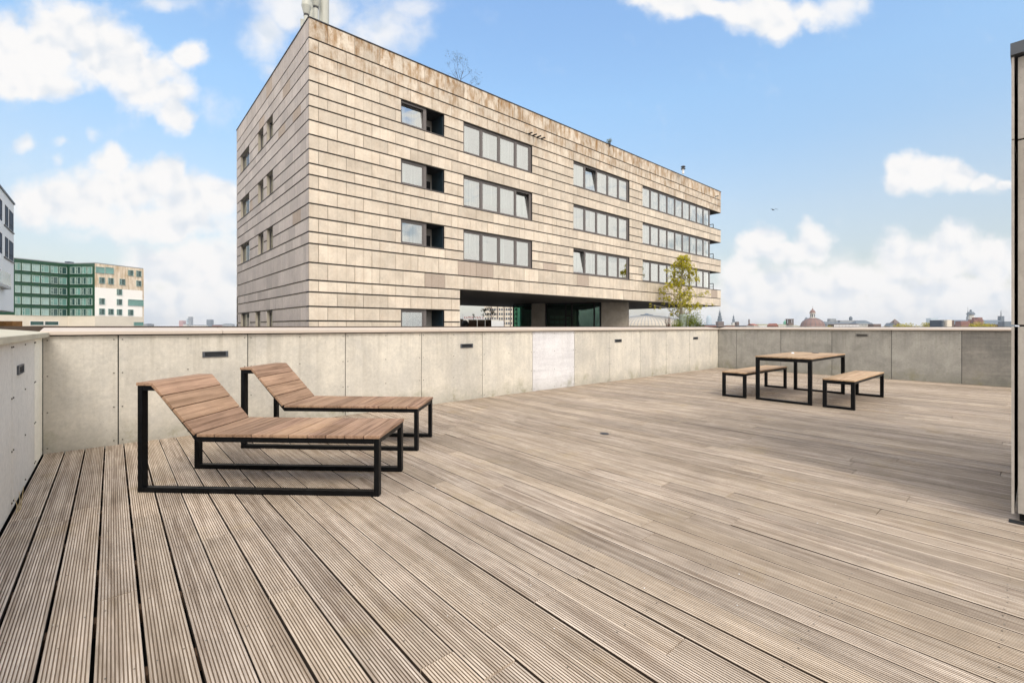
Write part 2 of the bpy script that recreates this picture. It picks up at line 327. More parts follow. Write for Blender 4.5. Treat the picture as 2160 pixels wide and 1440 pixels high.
# ------------------------------------------------------------------ mesh builder and tags
class MB:
    def __init__(s): s.v = []; s.f = []; s.m = []; s.t = []
    def face(s, pts, mi=0, t=0.5):
        i = len(s.v); s.v += [tuple(p) for p in pts]; s.f.append(tuple(range(i, i + len(pts)))); s.m.append(mi); s.t.append(t)
    def hexa(s, p, mi=0, t=None):
        """p: 8 corners, bottom ring 0-3 and top ring 4-7"""
        t = rnd.random() if t is None else t
        i = len(s.v); s.v += [tuple(q) for q in p]
        for f in ((3, 2, 1, 0), (4, 5, 6, 7), (0, 1, 5, 4), (1, 2, 6, 5), (2, 3, 7, 6), (3, 0, 4, 7)):
            s.f.append(tuple(i + k for k in f)); s.m.append(mi); s.t.append(t)
    def box(s, x0, x1, y0, y1, z0, z1, mi=0, t=None):
        s.hexa([(x0, y0, z0), (x1, y0, z0), (x1, y1, z0), (x0, y1, z0), (x0, y0, z1), (x1, y0, z1), (x1, y1, z1), (x0, y1, z1)], mi, t)
    def obox(s, c, ax, ay, az, mi=0, t=None):
        c = Vector(c)
        s.hexa([c - ax - ay - az, c + ax - ay - az, c + ax + ay - az, c - ax + ay - az, c - ax - ay + az, c + ax - ay + az, c + ax + ay + az, c - ax + ay + az], mi, t)
    def prism(s, poly, z0, z1, mi=0, t=None):
        """vertical prism over a counter-clockwise plan polygon"""
        t = rnd.random() if t is None else t
        n = len(poly); i = len(s.v)
        s.v += [(p[0], p[1], z0) for p in poly] + [(p[0], p[1], z1) for p in poly]
        s.f.append(tuple(i + k for k in reversed(range(n)))); s.m.append(mi); s.t.append(t)
        s.f.append(tuple(i + n + k for k in range(n))); s.m.append(mi); s.t.append(t)
        for k in range(n):
            q = (k + 1) % n; s.f.append((i + k, i + q, i + n + q, i + n + k)); s.m.append(mi); s.t.append(t)
    def tube(s, pts, rad, seg=8, mi=0, t=0.5, cap=True):
        pts = [Vector(p) for p in pts]; rads = rad if isinstance(rad, (list, tuple)) else [rad] * len(pts)
        base = len(s.v); prev = None
        for k, p in enumerate(pts):
            dr = (pts[min(k + 1, len(pts) - 1)] - pts[max(k - 1, 0)]).normalized()
            if prev is None:
                a = dr.orthogonal().normalized()
            else:
                a = (prev - dr * prev.dot(dr)).normalized()
            prev = a; b = dr.cross(a)
            for j in range(seg):
                an = 2 * math.pi * j / seg
                s.v.append(tuple(p + (a * math.cos(an) + b * math.sin(an)) * rads[k]))
        for k in range(len(pts) - 1):
            for j in range(seg):
                a0 = base + k * seg + j; a1 = base + k * seg + (j + 1) % seg
                s.f.append((a0, a1, a1 + seg, a0 + seg)); s.m.append(mi); s.t.append(t)
        if cap:
            s.f.append(tuple(base + j for j in reversed(range(seg)))); s.m.append(mi); s.t.append(t)
            e = base + (len(pts) - 1) * seg
            s.f.append(tuple(e + j for j in range(seg))); s.m.append(mi); s.t.append(t)
    def lathe(s, c, prof, seg=24, mi=0, t=0.5):
        """prof: list of (radius, z) above point c"""
        base = len(s.v)
        for (r, z) in prof:
            for j in range(seg):
                a = 2 * math.pi * j / seg
                s.v.append((c[0] + r * math.cos(a), c[1] + r * math.sin(a), c[2] + z))
        for k in range(len(prof) - 1):
            for j in range(seg):
                a0 = base + k * seg + j; a1 = base + k * seg + (j + 1) % seg
                s.f.append((a0, a1, a1 + seg, a0 + seg)); s.m.append(mi); s.t.append(t)
        s.f.append(tuple(base + j for j in reversed(range(seg)))); s.m.append(mi); s.t.append(t)
        e = base + (len(prof) - 1) * seg
        s.f.append(tuple(e + j for j in range(seg))); s.m.append(mi); s.t.append(t)
    def build(s, name, mats, parent=None, local=False, smooth=False, bevel=0.0):
        if isinstance(mats, str): mats = [mats]
        off = Vector((0, 0, 0))
        if parent is not None and not local: off = world_loc(parent)
        me = bpy.data.meshes.new(name)
        me.from_pydata([(p[0] - off.x, p[1] - off.y, p[2] - off.z) for p in s.v] if off.length else s.v, [], s.f)
        for mm in mats: me.materials.append(M(mm))
        me.polygons.foreach_set('material_index', s.m)
        at_ = me.attributes.new('tone', 'FLOAT', 'FACE'); at_.data.foreach_set('value', s.t)
        if smooth: me.polygons.foreach_set('use_smooth', [True] * len(me.polygons))
        me.update()
        o = bpy.data.objects.new(name, me); col.objects.link(o)
        if parent is not None: o.parent = parent
        if bevel:
            b = o.modifiers.new('bevel', 'BEVEL'); b.width = bevel; b.segments = 2; b.limit_method = 'ANGLE'; b.angle_limit = R(40)
        return o
def world_loc(o):
    v = Vector(o.location)
    while o.parent is not None:
        o = o.parent; v += Vector(o.location)
    return v
def tag(o, label, cat, group=None, kind=None):
    if label: o['label'] = label
    if cat: o['category'] = cat
    if group: o['group'] = group
    if kind: o['kind'] = kind
    return o
def empty(name, loc, label, cat, group=None, rz=0.0):
    o = bpy.data.objects.new(name, None); col.objects.link(o); o.location = loc; o.rotation_euler = (0, 0, rz)
    o.empty_display_size = 0.2
    return tag(o, label, cat, group)
def struct(o): o['kind'] = 'structure'; return o
def copy_tree(o, parent=None):
    c = o.copy(); col.objects.link(c); c.parent = parent
    for ch in [x for x in bpy.data.objects if x.parent == o]: copy_tree(ch, c)
    return c

# ------------------------------------------------------------------ ground and the deck
g = MB()
g.face([(-9000, -9000, -20), (9000, -9000, -20), (9000, 9000, -20), (-9000, 9000, -20)])
struct(g.build('ground', 'asphalt'))
X0, X1, Y0, Y1 = -0.516, 14.0, -3.2, 6.45       # deck outline
g = MB(); g.box(X0 - 0.6, X1 + 0.6, -9.0, Y1 + 0.6, -20, -0.16)
own = g.build('terrace_building_base', 'pillar_concrete'); struct(own); own.name = 'building_base'
g = MB(); g.face([(X0, Y0, -0.13), (X1, Y0, -0.13), (X1, Y1, -0.13), (X0, Y1, -0.13)])
struct(g.build('roof_membrane', 'membrane'))
g = MB()
y = Y0 + 0.15
while y < Y1:
    g.box(X0 + 0.01, X1 - 0.01, y, y + 0.055, -0.09, -0.026); y += 0.52
struct(g.build('deck_joists', 'joist_wood'))

def deck():
    b = MB()
    # butt joints read off the boards nearest the camera: (x, y)
    pins = [(55, 1093), (185, 1070), (248, 1255), (50, 1317), (443, 1297), (603, 1245), (502, 1012), (741, 1198), (843, 1161), (943, 1123),
            (1024, 1094), (1099, 1069), (1153, 1046), (1324, 990), (390, 1052)]
    pin = {}
    for (px, py) in pins:
        D = EYE * FPX / (py - HOR); p = at(px, D)
        pin[int(math.floor((p.x + 0.055) / 0.15))] = p.y
    rows = range(-4, 98)
    for k in rows:
        xa = -0.055 + 0.15 * k; xb = xa + 0.15
        ga = 0.006 if -3 <= k <= 1 else rnd.choice((0.003, 0.004, 0.005, 0.0065))
        gb = 0.006 if -4 <= k <= 0 else rnd.choice((0.003, 0.004, 0.005, 0.0065))
        if k == -4: xa = X0 + 0.045; ga = 0
        xa += ga; xb -= gb
        if xb > X1 - 0.004: xb = X1 - 0.006
        if xb - xa < 0.03: continue
        L = 3.05
        j = pin.get(k, Y0 + rnd.random() * L)
        while j > Y0: j -= L
        cuts = [Y0]
        while j < Y1:
            if j > Y0 + 0.2 and j < Y1 - 0.2: cuts.append(j)
            j += L * rnd.choice((1, 1, 0.72))
        cuts.append(Y1 - 0.001)
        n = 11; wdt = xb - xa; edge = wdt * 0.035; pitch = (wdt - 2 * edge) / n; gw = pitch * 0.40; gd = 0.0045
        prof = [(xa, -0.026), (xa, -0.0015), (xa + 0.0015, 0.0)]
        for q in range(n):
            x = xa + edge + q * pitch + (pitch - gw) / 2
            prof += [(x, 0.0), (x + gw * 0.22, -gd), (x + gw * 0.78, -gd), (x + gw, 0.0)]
        prof += [(xb - 0.0015, 0.0), (xb, -0.0015), (xb, -0.026)]
        smoothside = False; rnd.random()
        if smoothside: prof = [(xa, -0.026), (xa, -0.0015), (xa + 0.0015, 0.0), (xb - 0.0015, 0.0), (xb, -0.0015), (xb, -0.026)]
        for a, c in zip(cuts[:-1], cuts[1:]):
            t = rnd.random(); dz = rnd.uniform(-0.0024, 0.0012); sl = rnd.uniform(-0.0014, 0.0014); sk = rnd.uniform(-.0012, .0012)
            y0, y1 = a + 0.0024, c - 0.0024
            i = len(b.v); m = len(prof)
            for yy, s_ in ((y0, -1), (y1, 1)):
                b.v += [(px + s_ * sk, yy, pz + dz + s_ * sl) for px, pz in prof]
            for q in range(m - 1):
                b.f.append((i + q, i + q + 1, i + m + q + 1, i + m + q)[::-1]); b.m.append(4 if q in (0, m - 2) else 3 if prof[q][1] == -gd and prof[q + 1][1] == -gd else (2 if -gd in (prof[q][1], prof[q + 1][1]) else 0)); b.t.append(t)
            b.f.append(tuple(i + q for q in range(m))); b.m.append(0); b.t.append(t)
            b.f.append(tuple(i + m + q for q in reversed(range(m)))); b.m.append(0); b.t.append(t)
            # countersunk screws, two at each joist
            yy = Y0 + 0.15 + 0.027
            while yy < y1:
                if yy > y0 and xa < 7:
                    for xx in (xa + 0.03, xb - 0.03):
                        cx, cy = xx + rnd.uniform(-.003, .003), yy + rnd.uniform(-.006, .006)
                        rr = 0.0035
                        b.face([(cx + rr * math.cos(a_), cy + rr * math.sin(a_), 0.0014 + dz) for a_ in [q * math.pi / 3 for q in range(6)]], 1)
                yy += 0.52
    struct(b.build('deck', ['deck_wood', 'screw', 'deck_groove', 'deck_groove_floor', 'board_side_shade']))
deck()

# ------------------------------------------------------------------ parapet walls
def screws(b, p, uax, zs, us, n, mi):
    for u in us:
        for z in zs:
            c = Vector(p) + Vector(uax) * u + Vector((0, 0, z)) + Vector(n) * 0.0035
            ax = Vector(uax) * 0.0055; az = Vector((0, 0, 0.0055)); an = Vector(n) * 0.003
            b.obox(c, ax, an, az, mi, 0.5)

long_wall = empty('parapet_wall', (6.7, Y1, 0), 'long beige concrete panel parapet behind the two loungers, one panel in it white', 'parapet wall')
g = MB(); g.box(X0 - 0.31, X1 + 0.31, Y1 + 0.03, Y1 + 0.33, -0.16, 1.17); g.build('wall_core', 'gap_black', long_wall)
js = [X0] + [0.051 + 1.221 * k for k in range(12)] + [X1]
for k in range(len(js) - 1):
    a, c = js[k] + 0.005, js[k + 1] - 0.005
    if c - a < 0.05: continue
    b = MB(); b.box(a, c, Y1, Y1 + 0.012, -0.03, 1.155, 0)
    us = [0.03, c - a - 0.03] + ([(c - a) / 2] if c - a > 0.8 else [])
    screws(b, (a, Y1, 0), (1, 0, 0), (0.045, 0.40, 0.76, 1.115), us, (0, -1, 0), 1)
    white = abs(a - 6.16) < 0.1
    o = b.build('wall_panel', ['parapet_white' if white else 'parapet_concrete', 'screw'], long_wall)
    if white: o['label'] = 'newer white panel among the beige ones'
def coping_x(b, xa, xb, yi, yo, zi, zo, th):
    b.hexa([(xa, yi, zi - th), (xb, yi, zi - th), (xb, yo, zi - th), (xa, yo, zi - th), (xa, yi, zi), (xb, yi, zi), (xb, yo, zo), (xa, yo, zo)])
b = MB(); cj = [X0 - 0.02, 1.0, 4.03, 7.05, 10.1, 13.1, X1 + 0.03]
for a, c in zip(cj[:-1], cj[1:]): coping_x(b, a + 0.002, c - 0.002, Y1 - 0.045, Y1 + 0.35, 1.205, 1.241, 0.038)
b.build('coping', 'coping_metal', long_wall, bevel=0.004)
b = MB(); b.box(X0 - 0.35, X1 + 0.35, Y1 + 0.352, Y1 + 0.39, 1.10, 1.256); b.build('roof_edge_strip', 'coping_dark', long_wall)

far_wall = empty('parapet_wall', (X1, 3, 0), 'grey concrete panel parapet closing the deck behind the picnic table', 'parapet wall')
g = MB(); g.box(X1 + 0.03, X1 + 0.33, -3.2, Y1 + 0.02, -0.16, 1.17); g.build('wall_core', 'gap_black', far_wall)
js = [Y1, 5.9, 4.7, 3.5, 2.3, 1.1, -0.1, -1.3, -2.5, -3.2]
for k in range(len(js) - 1):
    a, c = js[k + 1] + 0.005, js[k] - 0.005
    b = MB(); b.box(X1, X1 + 0.012, a, c, 0.004, 1.155, 0)
    screws(b, (X1, a, 0), (0, 1, 0), (0.045, 0.40, 0.76, 1.115), [0.03, c - a - 0.03] + ([(c - a) / 2] if c - a > .8 else []), (-1, 0, 0), 1)
    dark_end = k >= 5
    o = b.build('wall_panel', ['parapet_dark' if dark_end else 'parapet_grey', 'screw'], far_wall)
    if k == 5: o['label'] = 'darker panel at the right end'
b = MB()
for a, c in ((-3.2, -0.6), (-0.6, 2.4), (2.4, 5.4), (5.4, Y1 - 0.047)):
    b.hexa([(X1 - 0.045, a + .002, 1.167), (X1 + 0.35, a + .002, 1.167), (X1 + 0.35, c - .002, 1.167), (X1 - 0.045, c - .002, 1.167),
            (X1 - 0.045, a + .002, 1.205), (X1 + 0.35, a + .002, 1.241), (X1 + 0.35, c - .002, 1.241), (X1 - 0.045, c - .002, 1.205)])
b.build('coping', 'coping_metal', far_wall, bevel=0.004)
b = MB(); b.box(X1 + 0.352, X1 + 0.39, -3.2, Y1 + 0.34, 1.10, 1.250); b.build('roof_edge_strip', 'coping_dark', far_wall)

left_wall = empty('parapet_wall', (X0, 3, 0), 'pale smooth panel parapet along the left edge of the deck', 'parapet wall')
g = MB(); g.box(X0 - 0.30, X0 - 0.03, -3.2, Y1 + 0.02, -0.16, 1.13); g.build('wall_core', 'gap_black', left_wall)
for k, (a, c, mt) in enumerate(((5.85, 6.44, 'panel_cream'), (4.63, 5.84, 'panel_pale'), (3.41, 4.62, 'panel_pale'), (2.19, 3.40, 'panel_pale'), (0.97, 2.18, 'panel_pale'), (-0.25, 0.96, 'panel_pale'), (-3.2, -0.26, 'panel_pale'))):
    b = MB(); b.box(X0 - 0.012, X0, a + 0.002, c - 0.002, 0.0, 1.15, 0)
    screws(b, (X0, a, 0), (0, 1, 0), (0.05, 0.40, 0.76, 1.11), [0.03, c - a - 0.03] + ([(c - a) / 2] if c - a > .8 else []), (1, 0, 0), 1)
    o = b.build('wall_panel', [mt, 'screw'], left_wall)
    if k == 0: o['label'] = 'narrow cream corner panel'
b = MB()
for a, c in ((-3.2, -0.3), (-0.3, 2.7), (2.7, 5.7), (5.7, Y1 + 0.35)):
    b.hexa([(X0 - 0.42, a + .002, 1.148), (X0 + 0.05, a + .002, 1.148), (X0 + 0.05, c - .002, 1.148), (X0 - 0.42, c - .002, 1.148),
            (X0 - 0.42, a + .002, 1.236), (X0 + 0.05, a + .002, 1.192), (X0 + 0.05, c - .002, 1.192), (X0 - 0.42, c - .002, 1.236)])
b.build('coping', 'coping_mossy', left_wall, bevel=0.004)

# louvred fittings let into the parapets
def wall_vent(p, uax, n, mat, label, w=0.26, h=0.066):
    r = empty('wall_vent', p, label, 'wall vent', 'louvred fittings in the parapets')
    u, n, p = Vector(uax), Vector(n), Vector(p); z = Vector((0, 0, 1))
    b = MB()
    for s_ in (-1, 1):
        b.obox(p + n * 0.006 + z * s_ * (h / 2 - 0.004), u * w / 2, n * 0.007, z * 0.004)
        b.obox(p + n * 0.006 + u * s_ * (w / 2 - 0.012), u * 0.012, n * 0.0068, z * (h / 2 - 0.0085))
    b.build('frame', mat, r)
    b = MB(); b.obox(p + n * 0.002, u * (w / 2 - 0.022), n * 0.0015, z * (h / 2 - 0.007)); b.build('back_plate', 'gap_black', r)
    b = MB()
    for k in range(3):
        zz = (k - 1) * (h - 0.018) / 3
        b.obox(p + n * 0.0065 + z * zz, u * (w / 2 - 0.025), (n * 0.6 - z * 0.8) * 0.001, (z * 0.6 + n * 0.8) * 0.0052)
    b.build('louvre', mat, r)
wall_vent((0.93, Y1, 0.925), (1, 0, 0), (0, -1, 0), 'vent_metal', 'dark grey louvred vent high on the beige parapet, just above the nearer lounger')
wall_vent((4.59, Y1, 0.925), (1, 0, 0), (0, -1, 0), 'vent_metal', 'dark grey louvred vent on the beige parapet, two panels left of the white panel')
wall_vent((8.91, Y1, 0.925), (1, 0, 0), (0, -1, 0), 'vent_metal', 'dark grey louvred vent on the beige parapet, two panels right of the white panel')
wall_vent((12.59, Y1, 0.925), (1, 0, 0), (0, -1, 0), 'vent_metal', 'dark grey louvred vent on the beige parapet nearest its far corner')
wall_vent((X0, 4.96, 0.935), (0, 1, 0), (1, 0, 0), 'vent_metal', 'grey louvred vent on the pale parapet at the left edge')
wall_vent((X1, 2.87, 1.04), (0, 1, 0), (-1, 0, 0), 'vent_worn', 'faint grey vent on the grey parapet right of the picnic table')

# ------------------------------------------------------------------ penthouse corner at the right
ph = empty('penthouse', (4.35, 0.12, 0), 'corner of a stair penthouse in grey-beige concrete panels with dark open joint', 'building')
b = MB(); b.box(4.42, 6.42, -2.36, 0.08, 0.0, 2.98); b.build('wall_core', 'gap_black', ph)
b = MB()
zc = [0.05, 1.257, 2.447, 2.98]
for k in range(3):
    for a, c in ((-1.13, 0.0855), (-2.36, -1.145)):
        b.box(4.38, 4.40, a, c, zc[k] + 0.006, zc[k + 1] - 0.006)
b.build('wall_panel', 'tower_concrete', ph)
b = MB()
for k in range(3):
    x = 4.345 + (0.0, 0.0, 0.006)[k]
    for q in range(2): b.box(x + 1.05 * q, x + 1.04 + 1.05 * q, 0.1015, 0.1135, zc[k] + 0.006, zc[k + 1] - 0.006)
b.build('wall_panel', 'tower_concrete', ph)
b = MB(); b.box(4.335, 6.5, -2.4, 0.118, 2.985, 3.06); b.build('roof_edge', 'vent_metal', ph)
b = MB(); b.box(4.40, 6.4, -2.3, 0.04, 0.005, 0.049); b.build('plinth', 'vent_metal', ph)
b = MB(); b.box(4.325, 4.395, -0.02, 0.125, 0.0015, 0.004); b.build('floor_gap_shade', 'gap_black', ph)  # black plate laid on the deck, painted shade of a cut-out

# ------------------------------------------------------------------ sun loungers
def make_lounger(p, q, label, grp, mossy):
    p = Vector(p); q = Vector(q); ang = math.atan2(q.y - p.y, q.x - p.x)
    L = 1.85; W = 0.635
    r = empty('sun_lounger', (p.x, p.y, 0), label, 'sun lounger', grp, ang)
    tw, td = 0.038, 0.055; zs, zt = 0.425, 0.806          # underside of the slats at seat and head
    ta, tb = 0.118, 0.462
    for side in (0, 1):
        y0 = 0.0 if side == 0 else W - td; y1 = y0 + td
        b = MB()
        b.box(0, tw, y0, y1, 0.0, zt)                                 # head post
        b.box(L - tw, L, y0, y1, 0.0, zs)                             # foot post
        b.box(tw + .0005, L - tw - .0005, y0 + .001, y1 - .001, 0.0, tw)          # floor bar
        b.box(tw + .0005, ta + 0.02, y0 + .001, y1 - .001, zt - tw, zt - .0005)       # head rail
        b.hexa([(ta + .0205, y0 + .0015, zt - tw), (tb, y0 + .0015, zs - tw), (tb, y1 - .0015, zs - tw), (ta + .0205, y1 - .0015, zt - tw),
                (ta + .0205, y0 + .0015, zt - 0.022), (tb + 0.0, y0 + .0015, zs), (tb + 0.0, y1 - .0015, zs), (ta + .0205, y1 - .0015, zt - 0.022)])
        b.box(tb + .0005, L - tw - .0005, y0 + .001, y1 - .001, zs - tw, zs - .0005)
        b.build('side_frame', 'black_steel', r, local=True, bevel=0.003)
    for (xa_, xb_, zz_) in ((0.004, tw - 0.004, zt), (L - tw + 0.004, L - 0.004, zs), (tb + 0.01, tb + 0.045, zs)):
        b = MB(); b.box(xa_, xb_, td + .001, W - td - .001, zz_ - 0.04, zz_ - 0.002)
        b.build('cross_rail', 'black_steel', r, local=True, bevel=0.002)
    th = 0.024
    b = MB(); yA, yB = -0.006, W + 0.006
    b.box(-0.006, ta, yA, yB, zt, zt + th)                            # head slat, flat
    b.build('head_slat', 'slat_wood_y', r, local=True, bevel=0.003)
    b = MB()
    A = Vector((ta + 0.002, 0, zt + th)); B = Vector((tb, 0, zs + th)); dv = (B - A); Ln = dv.length; dv.normalize(); nn = Vector((-dv.z, 0, dv.x))
    if nn.z < 0: nn = -nn
    for k in range(4):
        a0 = Ln * k / 4 + 0.003; a1 = Ln * (k + 1) / 4 - 0.003
        c = A + dv * (a0 + a1) / 2 - nn * th / 2 + Vector((0, W / 2, 0))
        b.obox(c, dv * (a1 - a0) / 2, Vector((0, (yB - yA) / 2, 0)), nn * th / 2, 0)
    b.build('backrest', 'slat_wood_y', r, local=True, bevel=0.003)
    b = MB(); x = tb + 0.004
    while x < L - 0.02:
        e = min(x + 0.1355, L + 0.006)
        if L + 0.006 - e < 0.05: e = L + 0.006 if L + 0.006 - x < 0.19 else e
        b.box(x, e, yA, yB, zs + 0.0005, zs + th); x = e + 0.006
    b.build('seat', 'slat_wood_y', r, local=True, bevel=0.003)
    return r
make_lounger((0.145, 4.47), (1.47, 3.20), 'nearer slatted wood lounger on a black frame with raised head end', 'sun loungers on the deck', True)
make_lounger((1.00, 5.40), (2.325, 4.09), 'farther slatted wood lounger standing close to the beige parapet', 'sun loungers on the deck', False)

# ------------------------------------------------------------------ table and benches
def trestle(name, x0, x1, y0, y1, ztop, nplank, label, cat, tw, grp=None, hole=False):
    r = empty(name, ((x0 + x1) / 2, (y0 + y1) / 2, 0), label, cat, grp)
    th = 0.022; zu = ztop - th
    for (xa, xb) in ((x0, x0 + 0.05), (x1 - 0.05, x1)):
        b = MB()
        b.box(xa, xb, y0, y0 + tw, 0, zu); b.box(xa, xb, y1 - tw, y1, 0, zu)
        b.box(xa + .001, xb - .001, y0 + tw + .0005, y1 - tw - .0005, 0, 0.036); b.box(xa + .001, xb - .001, y0 + tw + .0005, y1 - tw - .0005, zu - tw, zu - .0005)
        b.build('leg_frame', 'black_steel', r, bevel=0.003)
    for (ya, yb) in ((y0 + .001, y0 + 0.038), (y1 - 0.038, y1 - .001)):
        b = MB(); b.box(x0 + .0505, x1 - .0505, ya, yb, zu - 0.036, zu - .0005); b.build('rail', 'black_steel', r, bevel=0.002)
    b = MB(); w_ = (y1 - y0 + 0.008) / nplank
    for k in range(nplank):
        ya = y0 - 0.004 + w_ * k + 0.0025; yb = ya + w_ - 0.005
        b.box(x0 - 0.006, x1 + 0.006, ya, yb, zu, ztop)
    b.build('tabletop' if cat == 'table' else 'seat', 'slat_wood_x', r, bevel=0.003)
    return r
trestle('picnic_table', 8.35, 10.27, 2.36, 3.20, 0.752, 6, 'wooden plank table on black box legs between two benches', 'table', 0.055)
trestle('bench', 8.33, 10.33, 3.355, 3.765, 0.448, 3, 'plank bench left of the table, nearest the corner of the parapets', 'bench', 0.05, 'benches at the table')
trestle('bench', 8.35, 10.33, 1.80, 2.212, 0.448, 3, 'plank bench right of the table, in front of the darker panels', 'bench', 0.05, 'benches at the table')
b = MB(); b.lathe((10.06, 2.78, 0.7521), [(0.045, 0), (0.06, 0.004), (0.055, 0.010), (0.02, 0.012)], 18); tag(b.build('ashtray', 'dark_metal'), 'flat black dish lying on the far end of the picnic table', 'dish')
b = MB(); b.lathe((9.6, 3.02, 0.7521), [(0.03, 0), (0.02, 0.012), (0.012, 0.02), (0.004, 0.022)], 7); tag(b.build('crumpled_paper', 'frame_white'), 'small crumple of white paper on the tabletop', 'litter')

# small things on the deck
p = at(1275, EYE * FPX / (914.5 - HOR)); b = MB(); b.lathe((p.x, p.y, 0.0015), [(0.052, 0), (0.052, 0.003), (0.044, 0.005), (0.04, 0.003)], 24)
tag(b.build('drain_cover', 'dark_metal'), 'round dark cover set in the middle of the deck', 'drain cover')
r = empty('grass_stalk', (X0 + 0.03, 4.55, -0.02), 'dry straw stalks growing in the gap by the pale left parapet', 'dry grass')
b = MB()
for k in range(3): b.tube([(X0 + 0.03 + .006 * k, 4.52 + .03 * k, -0.02), (X0 + 0.035 + .01 * k, 4.52 + .03 * k, 0.05 + .03 * k), (X0 + 0.02 + .02 * k, 4.54 + .02 * k, 0.10 + .03 * k)], [0.0025, 0.002, 0.001], 5)
b.build('stalk', 'straw', r)

rp2 = random.Random(11); b = MB()
for k in range(260):
    x, y = rp2.uniform(-.3, 9), rp2.uniform(.6, 6.2); a = rp2.uniform(0, 6.28); r0 = rp2.uniform(.0018, .0055); e = rp2.uniform(.4, 1.0)
    b.face([(x + r0 * math.cos(a + q) * (1 if i % 2 else e), y + r0 * math.sin(a + q) * (1 if i % 2 else e), .0022 + .002 * (i % 2)) for i, q in enumerate((0, 1.2, 2.5, 3.7, 5.0))], 0 if rp2.random() < .55 else 1, rp2.random())
o = b.build('fallen_petals', ['frame_white', 'bark_dark']); o['kind'] = 'stuff'; o['label'] = 'tiny pale petals and dark crumbs scattered over the deck'
# ------------------------------------------------------------------ the big clad building
BV, BU, BE, BB = 20.64, 6.39, 45.4, 35.8       # front plane, left face, right end, back
pxs = [36.7, 78.8, 109.2, 139.5, 169, 198.3, 222.8, 252.2, 282.8, 313.3, 343.9, 367.8, 397.2, 428.3, 458.3, 488.3, 513, 553.3, 590.6, 615.6, 646.1, 676.7]
RZ = [EYE + (HOR - q) / 49.0 for q in pxs]
while RZ[-1] > -3: RZ.append(RZ[-1] - 0.61)
OFF = [.8, .41, 0, .8, .41, .8, .41, 0, .8, .41, .8, .41, 0, .8, .41, .8, .41, .8, .41, 0, .8, .41, .8, .41, 0, .8, .41, .8, .41]
T = [RZ[3], RZ[8], RZ[13]]                     # window heads of the three storeys
S2 = [RZ[5], RZ[10], RZ[15]]                   # sills of the short windows
S3 = [RZ[6], RZ[11], RZ[16]]                   # sills of the tall windows
SOF = RZ[18]                                   # soffit over the passage
PU = 14.25
FO = []                                        # openings in the front
for k in range(3):
    FO += [(10.74, 13.25, S2[k], T[k]), (14.48, 19.67, S3[k], T[k]), (23.51, 29.98, S3[k], T[k]), (31.75, BE + 1, S3[k], T[k])]
FO += [(10.74, 13.25, RZ[23], RZ[20]), (PU, BE + 1, -30, SOF)]
LO = []
for k in range(3): LO += [(26.51, 27.84, S2[k], T[k]), (28.51, 29.83, S2[k], T[k]), (32.03, 34.6, S2[k], T[k])]
LO += [(26.6, 27.85, RZ[23], RZ[20]), (29.2, 30.5, RZ[23], RZ[20]), (32.03, 34.6, RZ[23], RZ[20])]

def spans(a, b, z0, z1, ops):
    zm = (z0 + z1) / 2; out = [(a, b)]
    for (u0, u1, w0, w1) in ops:
        if w0 < zm < w1:
            nx = []
            for (p_, q_) in out:
                if u1 <= p_ or u0 >= q_: nx.append((p_, q_)); continue
                if u0 > p_: nx.append((p_, u0))
                if u1 < q_: nx.append((u1, q_))
            out = nx
    return out
REPL = [(12.6, 17), (15.3, 16), (16.5, 16), (24.0, 16), (21.5, 15), (44.3, 16), (24.9, 15)]
big = empty('clad_office_building', (BU, BV, -20), 'large office block clad in rust-stained beige stone-like panels above a dark passage', 'building')
def clad(ua, ub, ops, mk, mats, name, tall=True):
    b = MB()
    for i in range(len(RZ) - 1):
        z1, z0 = RZ[i], RZ[i + 1]
        for (p_, q_) in spans(ua, ub, z0, z1, ops):
            cuts = [p_]; u = ua + OFF[i % len(OFF)]
            if OFF[i % len(OFF)] == 0: u += 1.22
            while u < q_ - 0.12:
                if u > p_ + 0.12: cuts.append(u)
                u += 1.22
            cuts.append(q_)
            for a, c in zip(cuts[:-1], cuts[1:]):
                mid = (a + c) / 2; rep = (name == 'f' and any(abs(mid - r_[0]) < 0.61 and r_[1] == i for r_ in REPL)) or (name == 'l' and rnd.random() < 0.015)
                g_ = 0.0085
                mk(b, a + g_, c - g_, z0 + 0.041, z1 - 0.029 if i else z1 - 0.01, 1 if rep else 0, 0.0, 0.030)
            mk(b, p_, q_, z0 - 0.002, z0 + 0.010, 2, 0.020, 0.030)
            mk(b, p_ + (.001 if p_ > ua else 0), q_, z0, z1, 3, 0.031, 0.33); mk(b, p_ + .002, q_ - .002, z0 + .02, z1 - .02, 4, 0.0295, 0.0305)
    return b
def mk_front(b, a, c, z0, z1, mi, d0, d1): b.box(a, c, BV + d0, BV + d1, z0, z1, mi)
def mk_left(b, a, c, z0, z1, mi, d0, d1):
    b.box(BU + d0, BU + d1, a, c, z0, z1, mi)
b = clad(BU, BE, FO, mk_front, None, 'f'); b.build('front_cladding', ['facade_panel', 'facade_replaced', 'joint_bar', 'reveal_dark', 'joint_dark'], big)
# left face: starts behind the front layer so no two faces coincide
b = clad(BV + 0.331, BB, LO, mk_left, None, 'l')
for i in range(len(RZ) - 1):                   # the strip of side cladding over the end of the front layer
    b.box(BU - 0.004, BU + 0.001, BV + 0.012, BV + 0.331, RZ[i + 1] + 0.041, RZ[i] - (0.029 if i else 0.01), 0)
b.build('side_cladding', ['facade_side', 'facade_replaced', 'joint_bar', 'reveal_beige', 'joint_dark'], big)
